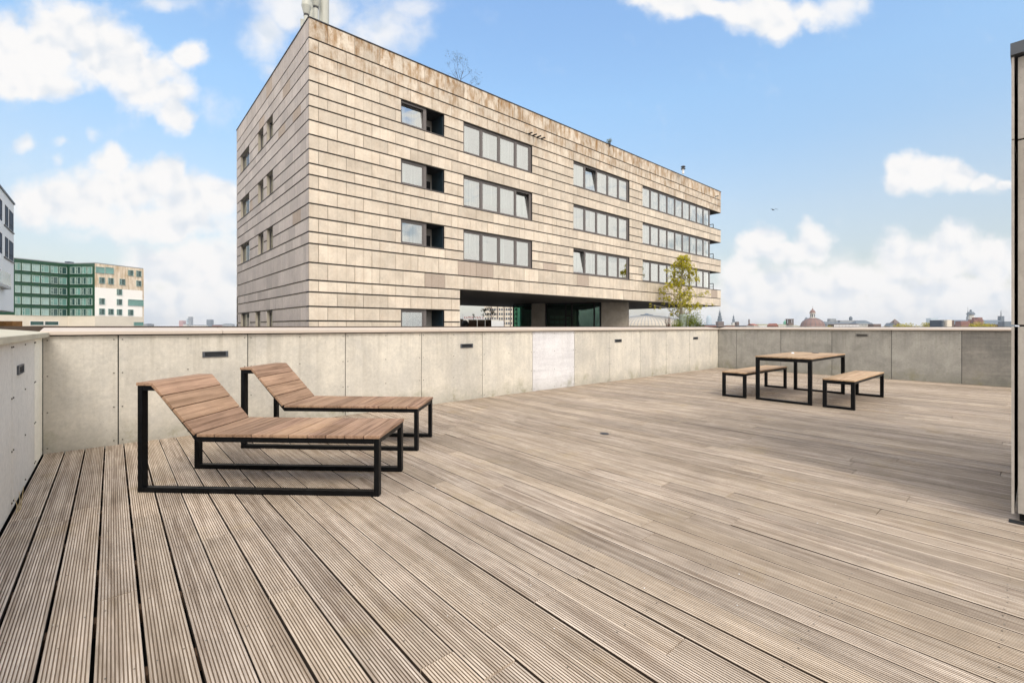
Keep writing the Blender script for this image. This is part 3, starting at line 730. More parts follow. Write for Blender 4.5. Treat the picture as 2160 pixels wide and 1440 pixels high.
# body behind the cladding, floors and soffits
b = MB()
b.box(8.3, 43.2, BV + 2.6, BB - 0.34, SOF + 0.3, 14.3, 0)
for z in T: b.box(BU + 0.34, 43.3, BV + 0.34, BB - 0.34, z + 0.002, z + 0.30, 0)
b.box(8.3, PU - 0.3, BV + 2.6, BB - 0.34, -18, SOF + 0.29, 0)
b.build('inner_walls', 'room_wall', big)
b = MB()
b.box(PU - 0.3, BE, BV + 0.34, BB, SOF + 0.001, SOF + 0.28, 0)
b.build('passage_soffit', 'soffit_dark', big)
for k, z in enumerate(T):
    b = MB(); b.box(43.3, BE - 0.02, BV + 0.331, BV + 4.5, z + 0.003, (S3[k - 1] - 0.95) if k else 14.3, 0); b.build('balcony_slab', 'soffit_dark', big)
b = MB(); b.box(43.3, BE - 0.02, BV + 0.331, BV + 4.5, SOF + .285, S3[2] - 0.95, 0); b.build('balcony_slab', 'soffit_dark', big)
b = MB(); b.box(BU + 0.34, BE, BB - 0.33, BB, SOF, 14.4); b.box(BU, PU, BB - 0.33, BB, -20, SOF - .002); b.box(PU - .3, PU, BV + .34, BB - .34, -20, SOF - 0.002)
b.box(43.0, 43.3, BV + 0.34, BB - 0.34, SOF + .29, 14.3); b.build('outer_wall', 'reveal_beige', big)
b = MB(); b.box(BU + 0.34, BE - 0.02, BV + 0.34, BB - 0.34, 14.302, 14.40); b.build('roof', 'roof_gravel', big)
b = MB()
b.box(BU - 0.03, BE + 0.03, BV - 0.03, BV + 0.36, RZ[0] + 0.001, RZ[0] + 0.045); b.box(BU - 0.03, BU + 0.36, BV + 0.361, BB + 0.03, RZ[0] + 0.001, RZ[0] + 0.045)
b.box(43.2, BE + 0.02, BV - 0.02, BV + .34, S3[0] + .001, S3[0] + .03); b.box(43.2, BE + 0.02, BV - 0.02, BV + .34, S3[1] + .001, S3[1] + .03); b.box(43.2, BE + 0.02, BV - 0.02, BV + .34, S3[2] + .001, S3[2] + .03)
b.build('parapet_cap', 'dark_metal', big)
b = MB(); b.box(14.25, 46, BV - 6, BB + 14, -20, 0.0); b.box(14.25, 30, BB - 1.5, BB + 14, 0.001, 0.80); struct(b.build('lower_roof', 'roof_gravel'))

# windows of the front
def win_front(u0, u1, z0, z1, n, tilt=(), parent=big, sill=True, curtains=True, seed=0):
    """ribbon window of n sashes set 0.10 m back from the cladding"""
    f = MB(); ps = MB(); cus = []; y = BV + 0.10; fr = 0.075
    f.box(u0, u1, y, y + 0.07, z1 - 0.10, z1 - 0.001); f.box(u0, u1, y, y + 0.07, z0 + 0.001, z0 + 0.09)
    f.box(u0, u1, BV - 0.025, y - 0.001, z0 + 0.002, z0 + 0.028)                      # sill plate
    wd = (u1 - u0) / n
    for k in range(n + 1):
        c = u0 + wd * k; a_, c_ = (c, c + fr) if k == 0 else ((c - fr - 0.10, c) if k == n else (c - fr * 0.8, c + fr * 0.8))
        f.box(a_, c_, y + .001, y + 0.069, z0 + 0.0905, z1 - 0.1005)
    for k in range(n):
        a = u0 + wd * k + (fr if k == 0 else fr * 0.8); c = u0 + wd * (k + 1) - (fr + 0.10 if k == n - 1 else fr * 0.8)
        za, zb = z0 + 0.09, z1 - 0.10; s = 0.05
        an = R(6.5) if k in tilt else 0.0
        def pt(u, z, dy): return (u, y + 0.02 + dy * math.cos(an) + (z - za) * math.sin(an), za + (z - za) * math.cos(an) - dy * math.sin(an))
        def bar(ua, ub, w0, w1, d0=0.0, d1=0.045, tgt=f):
            tgt.hexa([pt(ua, w0, d0), pt(ub, w0, d0), pt(ub, w0, d1), pt(ua, w0, d1), pt(ua, w1, d0), pt(ub, w1, d0), pt(ub, w1, d1), pt(ua, w1, d1)])
        bar(a + .002, a + s, za + .002, zb - .002); bar(c - s, c - .002, za + .002, zb - .002)
        bar(a + s + .0005, c - s - .0005, za + .002, za + s); bar(a + s + .0005, c - s - .0005, zb - s, zb - .002)
        ps.face([pt(a + s, za + s, 0.02), pt(c - s, za + s, 0.02), pt(c - s, zb - s, 0.02), pt(a + s, zb - s, 0.02)])
        if curtains:
            rr = random.Random(seed * 31 + k); cov = rr.choice((1.0, 0.7, 1.0, 0.5, 1.0)); m = 24; yb = y + 0.30
            zl = za + (rr.choice((0.0, 0.45, 0.25, 0.0)) if cov == 1 else 0.0)
            cu = MB(); cus.append(cu)
            for q in range(int(m * cov)):
                x0_ = a - .05 + (c - a + .1) * q / m; x1_ = a - .05 + (c - a + .1) * (q + 1) / m; o0 = 0.03 * (q % 2); o1 = 0.03 * ((q + 1) % 2)
                cu.face([(x0_, yb + o0, zl), (x1_, yb + o1, zl), (x1_, yb + o1, zb + 0.1), (x0_, yb + o0, zb + 0.1)])
    o = f.build('window', 'frame_grey', parent)
    ps.build('pane', 'glass', o)
    for cu in cus: cu.build('curtain', 'curtain', o)
    return o
for k in range(3):
    win_front(14.48, 19.67, S3[k], T[k], 4, (3,) if k == 1 else (), seed=k)
    win_front(23.51, 29.98, S3[k], T[k], 5, (1,) if k == 0 else ((0,) if k == 2 else ()), seed=10 + k)
    win_front(31.75, 43.30, S3[k], T[k], 9, (), seed=20 + k)
# short windows: sash at the left, open recess with a dark teal cheek at the right
for k in range(4):
    z1, z0 = (T[k], S2[k]) if k < 3 else (RZ[20], RZ[23])
    o = win_front(10.74, 12.22, z0, z1, 1, (0,) if k == 0 else (), seed=40 + k, curtains=False)
    b = MB()
    b.box(12.221, 13.25, BV + 0.335, BV + 1.2, z1 - 0.0, z1 + 0.05, 0); b.box(13.20, 13.249, BV + 0.12, BV + 1.2, z0 + .03, z1 - .002, 1)
    b.box(12.225, 13.25, BV - 0.02, BV + 1.2, z0 + .001, z0 + .03, 2)
    b.box(12.22, 12.262, BV + .171, BV + 1.2, z0 + .031, z1 - .002, 3)
    b.box(12.262, 13.198, BV + 1.2, BV + 1.25, z0 + .03, z1 + .05, 3)
    b.box(12.32, 12.60, BV + 1.17, BV + 1.199, z0 + .03, z0 + .62, 4); b.box(12.78, 13.10, BV + 1.17, BV + 1.199, z0 + .03, z0 + .85, 4)
    b.build('recess', ['reveal_dark', 'reveal_teal', 'frame_grey', 'room_wall', 'room_dark'], o)
    for ca_, cb_, cy_ in ((10.85, 11.3, .6), (11.7, 12.1, .9)):
        c = MB(); c.box(ca_, cb_, BV + cy_, BV + cy_ + .02, z0 - .3, z1, 0); c.build('curtain', 'curtain', o)
for (v0, v1, z0, z1) in LO:
    n = 2 if v1 - v0 > 2 else 1
    f = MB(); x = BU + 0.16
    f.box(x, x + .07, v0, v1, z0 + .001, z0 + .09); f.box(x, x + .07, v0, v1, z1 - .09, z1 - .001)
    for c in [v0 + .04, v1 - .04] + ([(v0 + v1) / 2] if n == 2 else []): f.box(x + .001, x + .069, c - .04, c + .04, z0 + .0905, z1 - .0905)
    f.box(BU - .025, x - .001, v0, v1, z0 + .002, z0 + .03)
    o = f.build('window', 'frame_grey', big)
    g = MB(); g.face([(x + .03, v0, z0 + .09), (x + .03, v0, z1 - .09), (x + .03, v1, z1 - .09), (x + .03, v1, z0 + .09)]); g.build('pane', 'glass_clear', o)
# balcony railings at the right-hand end
for k in range(3):
    b = MB(); z = S3[k]
    pts = [(BE - 0.12, BV + 0.7, z), (BE - 0.12, BV + 0.7, z + 0.72), (BE - 0.12, BV + 4.3, z + 0.72), (BE - 0.12, BV + 4.3, z)]
    for a, c in zip(pts[:-1], pts[1:]): b.tube([a, c], 0.035, 6)
    b.tube([(BE - 0.12, BV + 0.7, z + .4), (BE - 0.12, BV + 4.3, z + .4)], 0.015, 6)
    b.build('railing', 'dark_metal', big)
    b = MB(); b.box(BE - 0.30, BE, BV + 0.34, BV + 4.5, z - 1.1, z); b.build('balcony_wall', 'facade_side', big)
# overflow spouts
for (u, z) in ((19.35, 13.12), (19.72, 13.12), (20.09, 13.12), (20.46, 13.12), (44.2, 13.9)):
    b = MB(); b.tube([(u, BV + 0.02, z), (u, BV - 0.32, z - .02)], 0.045, 8); b.build('overflow_spout', 'gap_black', big)
# glazed core in the passage
A = Vector((26.8, 30.5, 0)); E = Vector((31.3, 22.35, 0)); dcore = (E - A).normalized(); ncore = Vector((dcore.y, -dcore.x, 0))
b = MB(); b.prism([(28.6, 31.2), (32.4, 23.8), (33.6, 34.0), (30.7, 34.0)], 0, SOF - .002); b.build('core_wall', 'core_green', big)
def on(px):     # distance along the core line seen at column px
    t_ = (px - 1080) / FPX; dirv = Vector((t_ * CS + SN, -t_ * SN + CS, 0))
    den = dirv.x * dcore.y - dirv.y * dcore.x
    s_ = (A.x * dcore.y - A.y * dcore.x) / den
    return (dirv * s_ - A).dot(dcore)
def cbox(b, s0, s1, d0, d1, z0, z1, mi=0):
    c = A + dcore * (s0 + s1) / 2 + ncore * (d0 + d1) / 2 + Vector((0, 0, (z0 + z1) / 2))
    b.obox(c, dcore * (s1 - s0) / 2, ncore * (d1 - d0) / 2, Vector((0, 0, (z1 - z0) / 2)), mi)
nd = 1.0 if ncore.dot(Vector((-1, -1, 0))) > 0 else -1.0
ncore = ncore * nd                               # points towards the terrace
gl = MB(); fm = MB(); pl = MB()
L0, L1 = on(1083), on(1311)
cbox(gl, L0, on(1120), -.02, -.01, 0, 3.1); cbox(gl, on(1151), on(1268), -.02, -.01, 0, 3.1)
for x in (1083, 1152, 1193, 1206, 1253, 1266): cbox(fm, on(x) - .05, on(x) + .07, -.06, .04, 0, 3.15)
cbox(fm, L0, on(1268), -.055, .035, 3.152, SOF - .002); cbox(fm, on(1194), on(1206), -.05, .03, 2.1, 2.2)
o = fm.build('glazed_screen', 'gap_black', big); gl.build('pane', 'glass_green', o)
cbox(pl, on(1122), on(1150), -.9, .10, 0, SOF - .003); pl.build('pillar', 'pillar_concrete', big); pl = MB(); cbox(pl, on(1269), L1 + .5, -.9, .12, 0, SOF - .004); pl.build('pillar', 'pillar_concrete', big)
b = MB(); cbox(b, on(1206), on(1262), -1.2, -1.15, 0, 2.6); cbox(b, on(1090), on(1118), -1.3, -1.25, 0, 2.8); b.build('curtain', 'curtain', o)
b = MB()
for k in range(3):
    for q in range(4): cbox(b, on(1158) + q * .42, on(1158) + q * .42 + .32, -.55, -.4, 1.1 + .42 * k, 1.36 + .42 * k)
tag(b.build('shelf_box', 'room_wall'), 'pale boxes stacked on a shelf behind the dark passage window', 'boxes')

# ------------------------------------------------------------------ things on the big roof
def flue(px, D, rad, ztop, hood, label, ring=False):
    p = at(px, D, 14.40); r = empty('flue_pipe', p, label, 'chimney pipe', 'flue pipes on the roof')
    b = MB(); b.lathe(p, [(rad, 0), (rad, ztop - 14.4)], 28); b.build('pipe', 'flue_paint', r, smooth=False)
    if hood:
        z = hood - 14.4
        b = MB(); b.lathe(p, [(rad * 1.02, z), (rad * 1.12, z + .02), (rad * 1.9, z + 0.40), (rad * 1.9, z + 0.44), (rad * 1.0, z + 1.3), (rad * 1.0, z + 1.32)], 28); b.build('hood', 'flue_paint', r)
        b = MB(); b.lathe(p, [(rad * 1.08, z - .10), (rad * 1.08, z - .03)], 28); b.build('collar', 'dark_metal', r)
    return r
plain('flue_paint', s2l(186, 186, 176), 0.5, var=0.05)
flue(683.5, 24.6, 0.255, 19.6, None, 'widest pale flue pipe, rightmost of the roof cluster')
flue(666, 24.0, 0.135, 17.9, 17.95, 'slim pale flue pipe with hood, just left of the widest one')
flue(656.5, 25.2, 0.125, 19.6, None, 'slim pale flue pipe without hood behind the roof corner')
flue(646.5, 23.4, 0.125, 17.1, 17.15, 'short pale flue pipe with a flared cone hood at the left')
flue(638.0, 25.0, 0.10, 17.95, None, 'thin pale flue pipe at the far left of the cluster')
for (px, D, z, s_, lb) in ((1441, 39.5, 14.40, 0.30, 'small domed white roof vent above the right-hand windows'),):
    p = at(px, D, z); r = empty('roof_vent', p, lb, 'roof vent')
    b = MB(); b.lathe(p, [(.09, 0), (.09, .50)], 16); b.build('pipe', 'frame_white', r)
    for zz in (0.40, 0.58):
        b = MB(); b.lathe(p + Vector((0, 0, zz)), [(.19, 0), (.20, .02), (.15, .08), (.05, .10)], 18); b.build('cap', 'vent_metal', r)

# ------------------------------------------------------------------ vegetation
def leaves(b, c, rad, n, size, seed, squash=(1, 1, 1), hollow=0.0, mi=0):
    rr = random.Random(seed); c = Vector(c)
    for _ in range(n):
        while True:
            v = Vector((rr.uniform(-1, 1), rr.uniform(-1, 1), rr.uniform(-1, 1)))
            if hollow < v.length < 1: break
        p = c + Vector((v.x * rad * squash[0], v.y * rad * squash[1], v.z * rad * squash[2]))
        a = Vector((rr.uniform(-1, 1), rr.uniform(-1, 1), rr.uniform(-1, 1))).normalized(); q = a.orthogonal().normalized(); s = size * rr.uniform(.5, 1.2)
        b.face([p - a * s, p + q * s * .6, p + a * s, p - q * s * .6], mi, rr.random())
def grow(b, lf, p, dr, ln, rad, depth, rr, up=0.15, spread=0.6, nleaf=3, lsize=.05, droop=0.0, tips=None):
    pts = [Vector(p)]; d_ = Vector(dr).normalized(); rads = [rad]
    for k in range(4):
        d_ = (d_ + Vector((rr.uniform(-.18, .18), rr.uniform(-.18, .18), rr.uniform(-.08, .12) + up * .2 - droop * .3))).normalized()
        pts.append(pts[-1] + d_ * ln / 4); rads.append(rad * (1 - .16 * (k + 1)))
    b.tube(pts, rads, 6 if rad > .02 else 4, 0, cap=False)
    if depth == 0 or (depth == 1 and lf is not None):
        if lf is not None:
            for _ in range(nleaf):
                q = pts[rr.randint(1, 4)] + Vector((rr.uniform(-1, 1), rr.uniform(-1, 1), rr.uniform(-1, 1))) * ln * .25
                a = Vector((rr.uniform(-1, 1), rr.uniform(-1, 1), rr.uniform(-1, 1))).normalized(); o_ = a.orthogonal().normalized(); s = lsize * rr.uniform(.6, 1.3)
                lf.face([q - a * s, q + o_ * s * .6, q + a * s, q - o_ * s * .6], 0, rr.random())
    if depth > 0:
        for k in range(rr.choice((3, 4, 4))):
            i = rr.randint(2, 4)
            s_ = Vector((rr.uniform(-1, 1), rr.uniform(-1, 1), rr.uniform(-.5, .7)))
            nd_ = (d_ + s_ * spread).normalized()
            grow(b, lf, pts[i], nd_, ln * rr.uniform(.55, .8), rads[i] * .6, depth - 1, rr, up, spread, nleaf, lsize, droop)

def tree(name, p, h, label, cat, leafm, barkm, seed, trunk=0.35, depth=4, spread=.7, nleaf=4, lsize=.06, rad=None, up=.15, droop=0.0, group=None, dr=(0, 0, 1)):
    r = empty(name, p, label, cat, group); b = MB(); lf = MB(); rr = random.Random(seed)
    grow(b, lf, p, dr, h * trunk, rad or h * .012, depth, rr, up, spread, nleaf, lsize, droop)
    b.build('trunk', barkm, r)
    if lf.f: lf.build('crown', leafm, r)
    return r
# birch in front of the right-hand windows: a tapering leader with fine drooping side branches
def birch():
    p = at(1433, 36.5, 0.0); r = empty('birch_tree', p, 'tall thin birch with fresh yellow-green leaves before the right-hand windows', 'tree')
    rr = random.Random(5); b = MB(); lf = MB(); H = 6.95; lead = []
    for k in range(15):
        z = H * k / 14
        lead.append(p + Vector((0.15 * math.sin(z * .9) + .12 * z * .25, -0.1 * math.sin(z * 1.3) - .03 * z, z)))
    rads = [0.13 * (1 - k / 15.2) ** .9 + .006 for k in range(15)]
    b.tube(lead, rads, 8)
    for k in range(46):
        f_ = 0.24 + 0.74 * (k / 46.0) ** 0.95; i = f_ * 14; i0 = min(int(i), 13); q = lead[i0].lerp(lead[i0 + 1], i - i0)
        an = k * 2.4 + rr.uniform(-.4, .4); wd = (2.5 * (1 - f_) ** .9 + 0.34) * rr.uniform(.65, 1.1)
        d_ = Vector((math.cos(an), math.sin(an), 0.75 + .8 * f_))
        rd = rads[i0] * .35 + .004
        mid = q + Vector((math.cos(an) * wd * .5, math.sin(an) * wd * .5, wd * .42)); tip = mid + Vector((math.cos(an) * wd * .5, math.sin(an) * wd * .5, wd * rr.uniform(-.05, .25)))
        b.tube([q, mid, tip], [rd, rd * .6, rd * .25], 5, cap=False)
        for t_ in range(9):
            fr = rr.uniform(.25, 1.0); base = q.lerp(mid, fr * 2) if fr < .5 else mid.lerp(tip, fr * 2 - 1)
            a2 = rr.uniform(0, 6.28); l2 = rr.uniform(.2, .55)
            e1 = base + Vector((math.cos(a2) * l2 * .5, math.sin(a2) * l2 * .5, rr.uniform(-.05, .15))); e2 = e1 + Vector((math.cos(a2) * .12, math.sin(a2) * .12, -l2 * rr.uniform(.5, 1.1)))
            b.tube([base, e1, e2], [.007, .005, .003], 4, cap=False)
            for _ in range(21):
                g_ = rr.random(); c = e1.lerp(e2, g_) + Vector((rr.uniform(-1, 1), rr.uniform(-1, 1), rr.uniform(-1, 1))) * .085
                a = Vector((rr.uniform(-1, 1), rr.uniform(-1, 1), rr.uniform(-1, 1))).normalized(); o_ = a.orthogonal().normalized(); s = rr.uniform(.04, .075)
                lf.face([c - a * s, c + o_ * s * .65, c + a * s, c - o_ * s * .65], 0, rr.random())
    b.build('trunk', 'bark_birch', r); lf.build('crown', 'leaf_spring', r)
birch()
def bush(name, px, D, ztop, zbot, rw, label, leafm, n, size, seed, cat='bush', group=None, twigs=14, barkm='bark_dark'):
    p = at(px, D, zbot); r = empty(name, p, label, cat, group); rr = random.Random(seed); b = MB(); lf = MB(); h = ztop - zbot
    for k in range(twigs):
        an = rr.uniform(0, 6.28); rad = rw * rr.uniform(.2, .95)
        q = p + Vector((math.cos(an) * rad, math.sin(an) * rad, h * rr.uniform(.6, 1.02)))
        b.tube([p + Vector((math.cos(an) * rad * .2, math.sin(an) * rad * .2, 0)), p.lerp(q, .55) + Vector((0, 0, h * .08)), q], [.014, .009, .003], 4, cap=False)
        leaves(lf, p.lerp(q, .8), rw * .42, n // twigs, size, seed * 7 + k, (1, 1, .9))
    b.build('stem', barkm, r); lf.build('foliage', leafm, r); return r
bush('bush', 1452, 35.5, 2.35, 0.4, 1.15, 'rounded green-yellow bush beside the foot of the birch', 'leaf_green', 2600, .05, 3, twigs=30)
bush('bush', 1425, 34.5, 1.85, 0.3, 0.6, 'low green bush at the left foot of the birch', 'leaf_green', 900, .045, 4, twigs=14)
bush('bush', 1409, 34.5, 2.25, 0.3, 0.28, 'thin bush of reddish bare twigs left of the birch', 'leaf_red', 160, .04, 5, twigs=18)
bush('bush', 1471, 35.5, 1.75, 0.3, 0.5, 'small olive bush right of the birch', 'leaf_olive', 600, .045, 6, twigs=12)
b = MB(); p = at(1440, 35.2, 0); b.lathe(p, [(.24, 0), (.26, 1.8), (.27, 2.15), (.25, 2.2)], 16)
plain('planter_zinc', s2l(150, 160, 150), 0.6); tag(b.build('zinc_planter', 'planter_zinc'), 'tall grey-green round planter at the foot of the birch', 'planter')
# roof tree and roof tufts
tree('roof_tree', at(974, 27.5, 14.3), 3.7, 'small open tree with sparse pale leaves rising from the roof', 'tree', 'leaf_olive', 'bark_dark', 12, trunk=.40, depth=4, spread=.95, nleaf=4, lsize=.032, rad=.075, up=.22)
bush('roof_plant', 1287, 33.5, 15.05, 14.4, .3, 'tuft of pale green plant peeping over the roof edge', 'leaf_pale', 200, .05, 8, 'plant', twigs=8)
# planters seen through the passage
for (x0_, x1_, ptop, D, lb) in ((970.5, 976.5, 672.5, 45.5, 'reddish-brown planter crate at the left end under the passage'), (988, 1005.5, 674, 45.5, 'golden-brown slatted planter left of the middle one'),
                       (1007, 1022.5, 674, 45.2, 'dark brown slatted planter standing between two lighter ones'), (1023.5, 1036, 673.5, 44.8, 'slatted planter under the big round shrub')):
    a = at(x0_, D, .8); c = at(x1_, D, .8); zt = zat(ptop, D); ax = (c - a) / 2; ay = Vector((-ax.y, ax.x, 0)).normalized() * .4
    r = empty('slatted_planter', (a + c) / 2 + ay, lb, 'planter', 'planters beyond the passage')
    b = MB(); nsl = max(3, int(ax.length * 2 / .1)); m_ = (a + c) / 2 + ay
    for k in range(nsl):
        f_ = (k + .5) / nsl * 2 - 1
        b.obox(m_ + ax * f_ - ay + Vector((0, 0, (zt - .8) / 2)), ax / nsl * .8, ay.normalized() * .02, Vector((0, 0, (zt - .8) / 2)))
    b.build('slats', 'planter_wood' if 'planter_wood' in MATS else 'joist_wood', r)
    b = MB(); b.obox(m_ + ay * .06 + Vector((0, 0, (zt - .85) / 2)), ax * .97, ay * .9, Vector((0, 0, (zt - .9) / 2))); b.build('box', 'coping_dark', r)
p = at(980.5, 45.0, .8); b = MB(); b.lathe(p, [(.34, 0), (.36, .5), (.40, .72), (.30, .95), (.18, 1.06), (.05, 1.1)], 12); tag(b.build('covered_barbecue', 'gap_black'), 'rounded black covered barbecue between the planters', 'barbecue')
tree('shrub', at(1031, 45.0, 1.6), 2.4, 'wide spiky olive shrub spreading out of a slatted planter', 'shrub', 'leaf_olive', 'bark_dark', 21, trunk=.30, depth=4, spread=1.25, nleaf=4, lsize=.05, rad=.03, up=.1)
tree('bare_shrub', at(976, 45.3, 1.2), 2.2, 'leafless twiggy shrub at the left edge of the passage', 'shrub', 'leaf_olive', 'bark_dark', 23, trunk=.42, depth=3, spread=.9, nleaf=0, rad=.012, up=.3)
bush('conifer', 999, 45.8, 2.65, 1.7, .16, 'tiny upright conifer above the slatted planters', 'leaf_olive', 180, .04, 24, 'plant', twigs=8)

# ------------------------------------------------------------------ city round about
for nm, c in (('brick_red', s2l(128, 86, 74)), ('brick_brown', s2l(104, 88, 80)), ('stone_grey', s2l(142, 146, 150)), ('stone_pale', s2l(196, 192, 184)), ('slate', s2l(96, 106, 116)), ('tile_red', s2l(150, 96, 78)),
              ('copper', s2l(96, 160, 134)), ('dome_brown', s2l(128, 104, 98)), ('glass_blue', s2l(178, 194, 204)), ('cream', s2l(216, 206, 190)), ('white_paint', s2l(222, 222, 222)), ('win_dark', s2l(70, 80, 92)), ('olive_roof', s2l(140, 136, 112)),
              ('pink_render', s2l(190, 140, 134)), ('planter_wood', s2l(214, 162, 100)), ('seam_roof', s2l(176, 168, 156)), ('letter_red', s2l(150, 70, 50))):
    plain(nm, c, 0.75, var=0.12, scale=0.15)
plain('planter_wood2', s2l(150, 108, 62), 0.8, var=.2, scale=3)

def frame_at(x0, x1, D):
    a = at(x0, D, 0); c = at(x1, D, 0); ax = (c - a) / 2; ay = Vector((-ax.y, ax.x, 0)).normalized()
    return (a + c) / 2, ax, ay
def block(name, label, x0, x1, ytop, D, mat, dep=12, roof=None, roofm='slate', ridge=None, wins=None, winm='win_dark', cat='building', group=None, z0=-20):
    """a city building facing the terrace; ytop = picture row of its eaves, ridge = row of the ridge"""
    c, ax, ay = frame_at(x0, x1, D); zt = zat(ytop, D); ce = c + ay * dep / 2
    r = empty(name, Vector((ce.x, ce.y, z0)), label, cat, group)
    b = MB(); b.obox(Vector((ce.x, ce.y, (zt + z0) / 2)), ax, ay * dep / 2, Vector((0, 0, (zt - z0) / 2))); b.build('wall', mat, r)
    if roof:
        zr = zat(ridge, D); b = MB(); q = ce + Vector((0, 0, 0)); X = ax * 1.03; Yv = ay * dep / 2 * 1.03
        P0, P1, P2, P3 = [Vector((q.x, q.y, zt)) + s1 * X + s2 * Yv for s1, s2 in ((-1, -1), (1, -1), (1, 1), (-1, 1))]
        if roof == 'hip': ra, rb = Vector((q.x, q.y, zr)) - ax * .6, Vector((q.x, q.y, zr)) + ax * .6
        elif roof == 'pyramid': ra = rb = Vector((q.x, q.y, zr))
        elif roof == 'gable_side': ra, rb = Vector((q.x, q.y, zr)) - X, Vector((q.x, q.y, zr)) + X
        if roof == 'gable_front':
            fa = Vector((q.x, q.y, zr)) - Yv; fb = Vector((q.x, q.y, zr)) + Yv
            b.face([P0, P1, fa]); b.face([P2, P3, fb]); b.face([P1, P2, fb, fa]); b.face([P3, P0, fa, fb])
        elif roof == 'pyramid':
            for u_, v_ in ((P0, P1), (P1, P2), (P2, P3), (P3, P0)): b.face([u_, v_, ra])
        else:
            b.face([P0, P1, rb, ra]); b.face([P2, P3, ra, rb]); b.face([P1, P2, rb]); b.face([P3, P0, ra])
        b.face([P3, P2, P1, P0]); b.build('roof', roofm, r)
    if wins:
        nx, rows, ww, wh, gapz = wins; proto = None
        for i in range(nx):
            for j in range(rows):
                f_ = (i + .5) / nx * 2 - 1; zz = zt - gapz * (j + .6)
                pos = c + ax * f_ - ay * .02 + Vector((0, 0, zz))
                if proto is None:
                    b = MB(); b.obox((0, 0, 0), ax.normalized() * ww / 2, ay * .05, Vector((0, 0, wh / 2))); o = b.build('window', winm, r, local=True); proto = o
                else: o = proto.copy(); col.objects.link(o); o.parent = r
                o.location = pos - world_loc(r)
    return r

# ---- green-tiled block with a stained white wing, at the left
HT = 18.1
GP = {x: at(x, HT * FPX / h, 0) for x, h in ((31, 143.8), (144, 132.3), (200, 133.7), (302, 121.6))}
GP[-140] = GP[31] + (GP[31] - GP[144]).normalized() * 26
ZT = EYE + HT; ZB = EYE + 3.1
def green_mat():
    m, nt = newmat('green_tile')
    co = N(nt, 'ShaderNodeTexCoord').outputs['Object']
    st = NOISE(nt, VM(nt, 'MULTIPLY', co, (2.5, 2.5, .3)), 1.0, 5, .6)
    finish(nt, MIX(nt, MR(nt, st, .35, .65), s2l(0, 62, 48), s2l(28, 70, 36)), .4)
    m, nt = newmat('stained_tile')
    co = N(nt, 'ShaderNodeTexCoord').outputs['Object']
    st = NOISE(nt, VM(nt, 'MULTIPLY', co, (1.6, 1.6, .25)), 1.0, 6, .65)
    finish(nt, MIX(nt, MR(nt, st, .38, .66), s2l(234, 218, 198), s2l(188, 162, 126)), .6)
green_mat()
plain('pane_teal', s2l(104, 148, 140), 0.12, var=.3, scale=.3, spec=.6); plain('pane_dark_teal', s2l(40, 74, 70), 0.12, var=.4, scale=.4, spec=.6); plain('pane_pale', s2l(146, 172, 168), 0.12, var=.2, scale=.4, spec=.6)
gb = empty('green_tiled_building', Vector((GP[200].x, GP[200].y, -20)), 'angled block with dark green tiled facade and a rust-stained white wing', 'building')
def wallseg(a, c, z0, z1, mat, name, th=.4, out=0.0):
    d_ = (c - a).normalized(); n_ = Vector((d_.y, -d_.x, 0))      # towards the camera
    b = MB(); m_ = (a + c) / 2 - n_ * (th / 2 - out)
    b.obox(Vector((m_.x, m_.y, (z0 + z1) / 2)), (c - a) / 2, n_ * th / 2, Vector((0, 0, (z1 - z0) / 2))); return b.build(name, mat, gb)
wallseg(GP[-140], GP[144], ZB, ZT, 'green_tile', 'green_wall'); wallseg(GP[144], GP[200], ZB, ZT, 'green_tile', 'green_wall')
zb1 = zat(619, 133); zb2 = zat(607, 133)
wallseg(GP[200], GP[302], zb2, ZT, 'stained_tile', 'stained_wall')
wallseg(GP[200], GP[302], ZB, zb2, 'white_render', 'white_wall')
wallseg(GP[-140], GP[144], -20, ZB, 'cream', 'podium_wall', out=.05); wallseg(GP[144], GP[200], -20, ZB, 'cream', 'podium_wall', out=.04); wallseg(GP[200], GP[302], -20, ZB - .01, 'cream', 'podium_wall', out=.03)
b = MB(); back = GP[302] + (GP[302] - GP[200]).cross(Vector((0, 0, 1))).normalized() * -14
b.prism([GP[-140].xy[:], GP[144].xy[:], GP[200].xy[:], GP[302].xy[:], back.xy[:], (GP[-140] + Vector((-6, 14, 0))).xy[:]], ZT + .01, ZT + .25); b.build('roof', 'stone_grey', gb)
d_ = (back - GP[302]); b = MB(); m_ = (GP[302] + back) / 2; nn_ = Vector((d_.y, -d_.x, 0)).normalized(); b.obox(Vector((m_.x, m_.y, (ZT - 20) / 2)), d_ / 2, nn_ * .2, Vector((0, 0, (ZT + 20) / 2))); b.build('end_wall', 'stained_tile', gb)
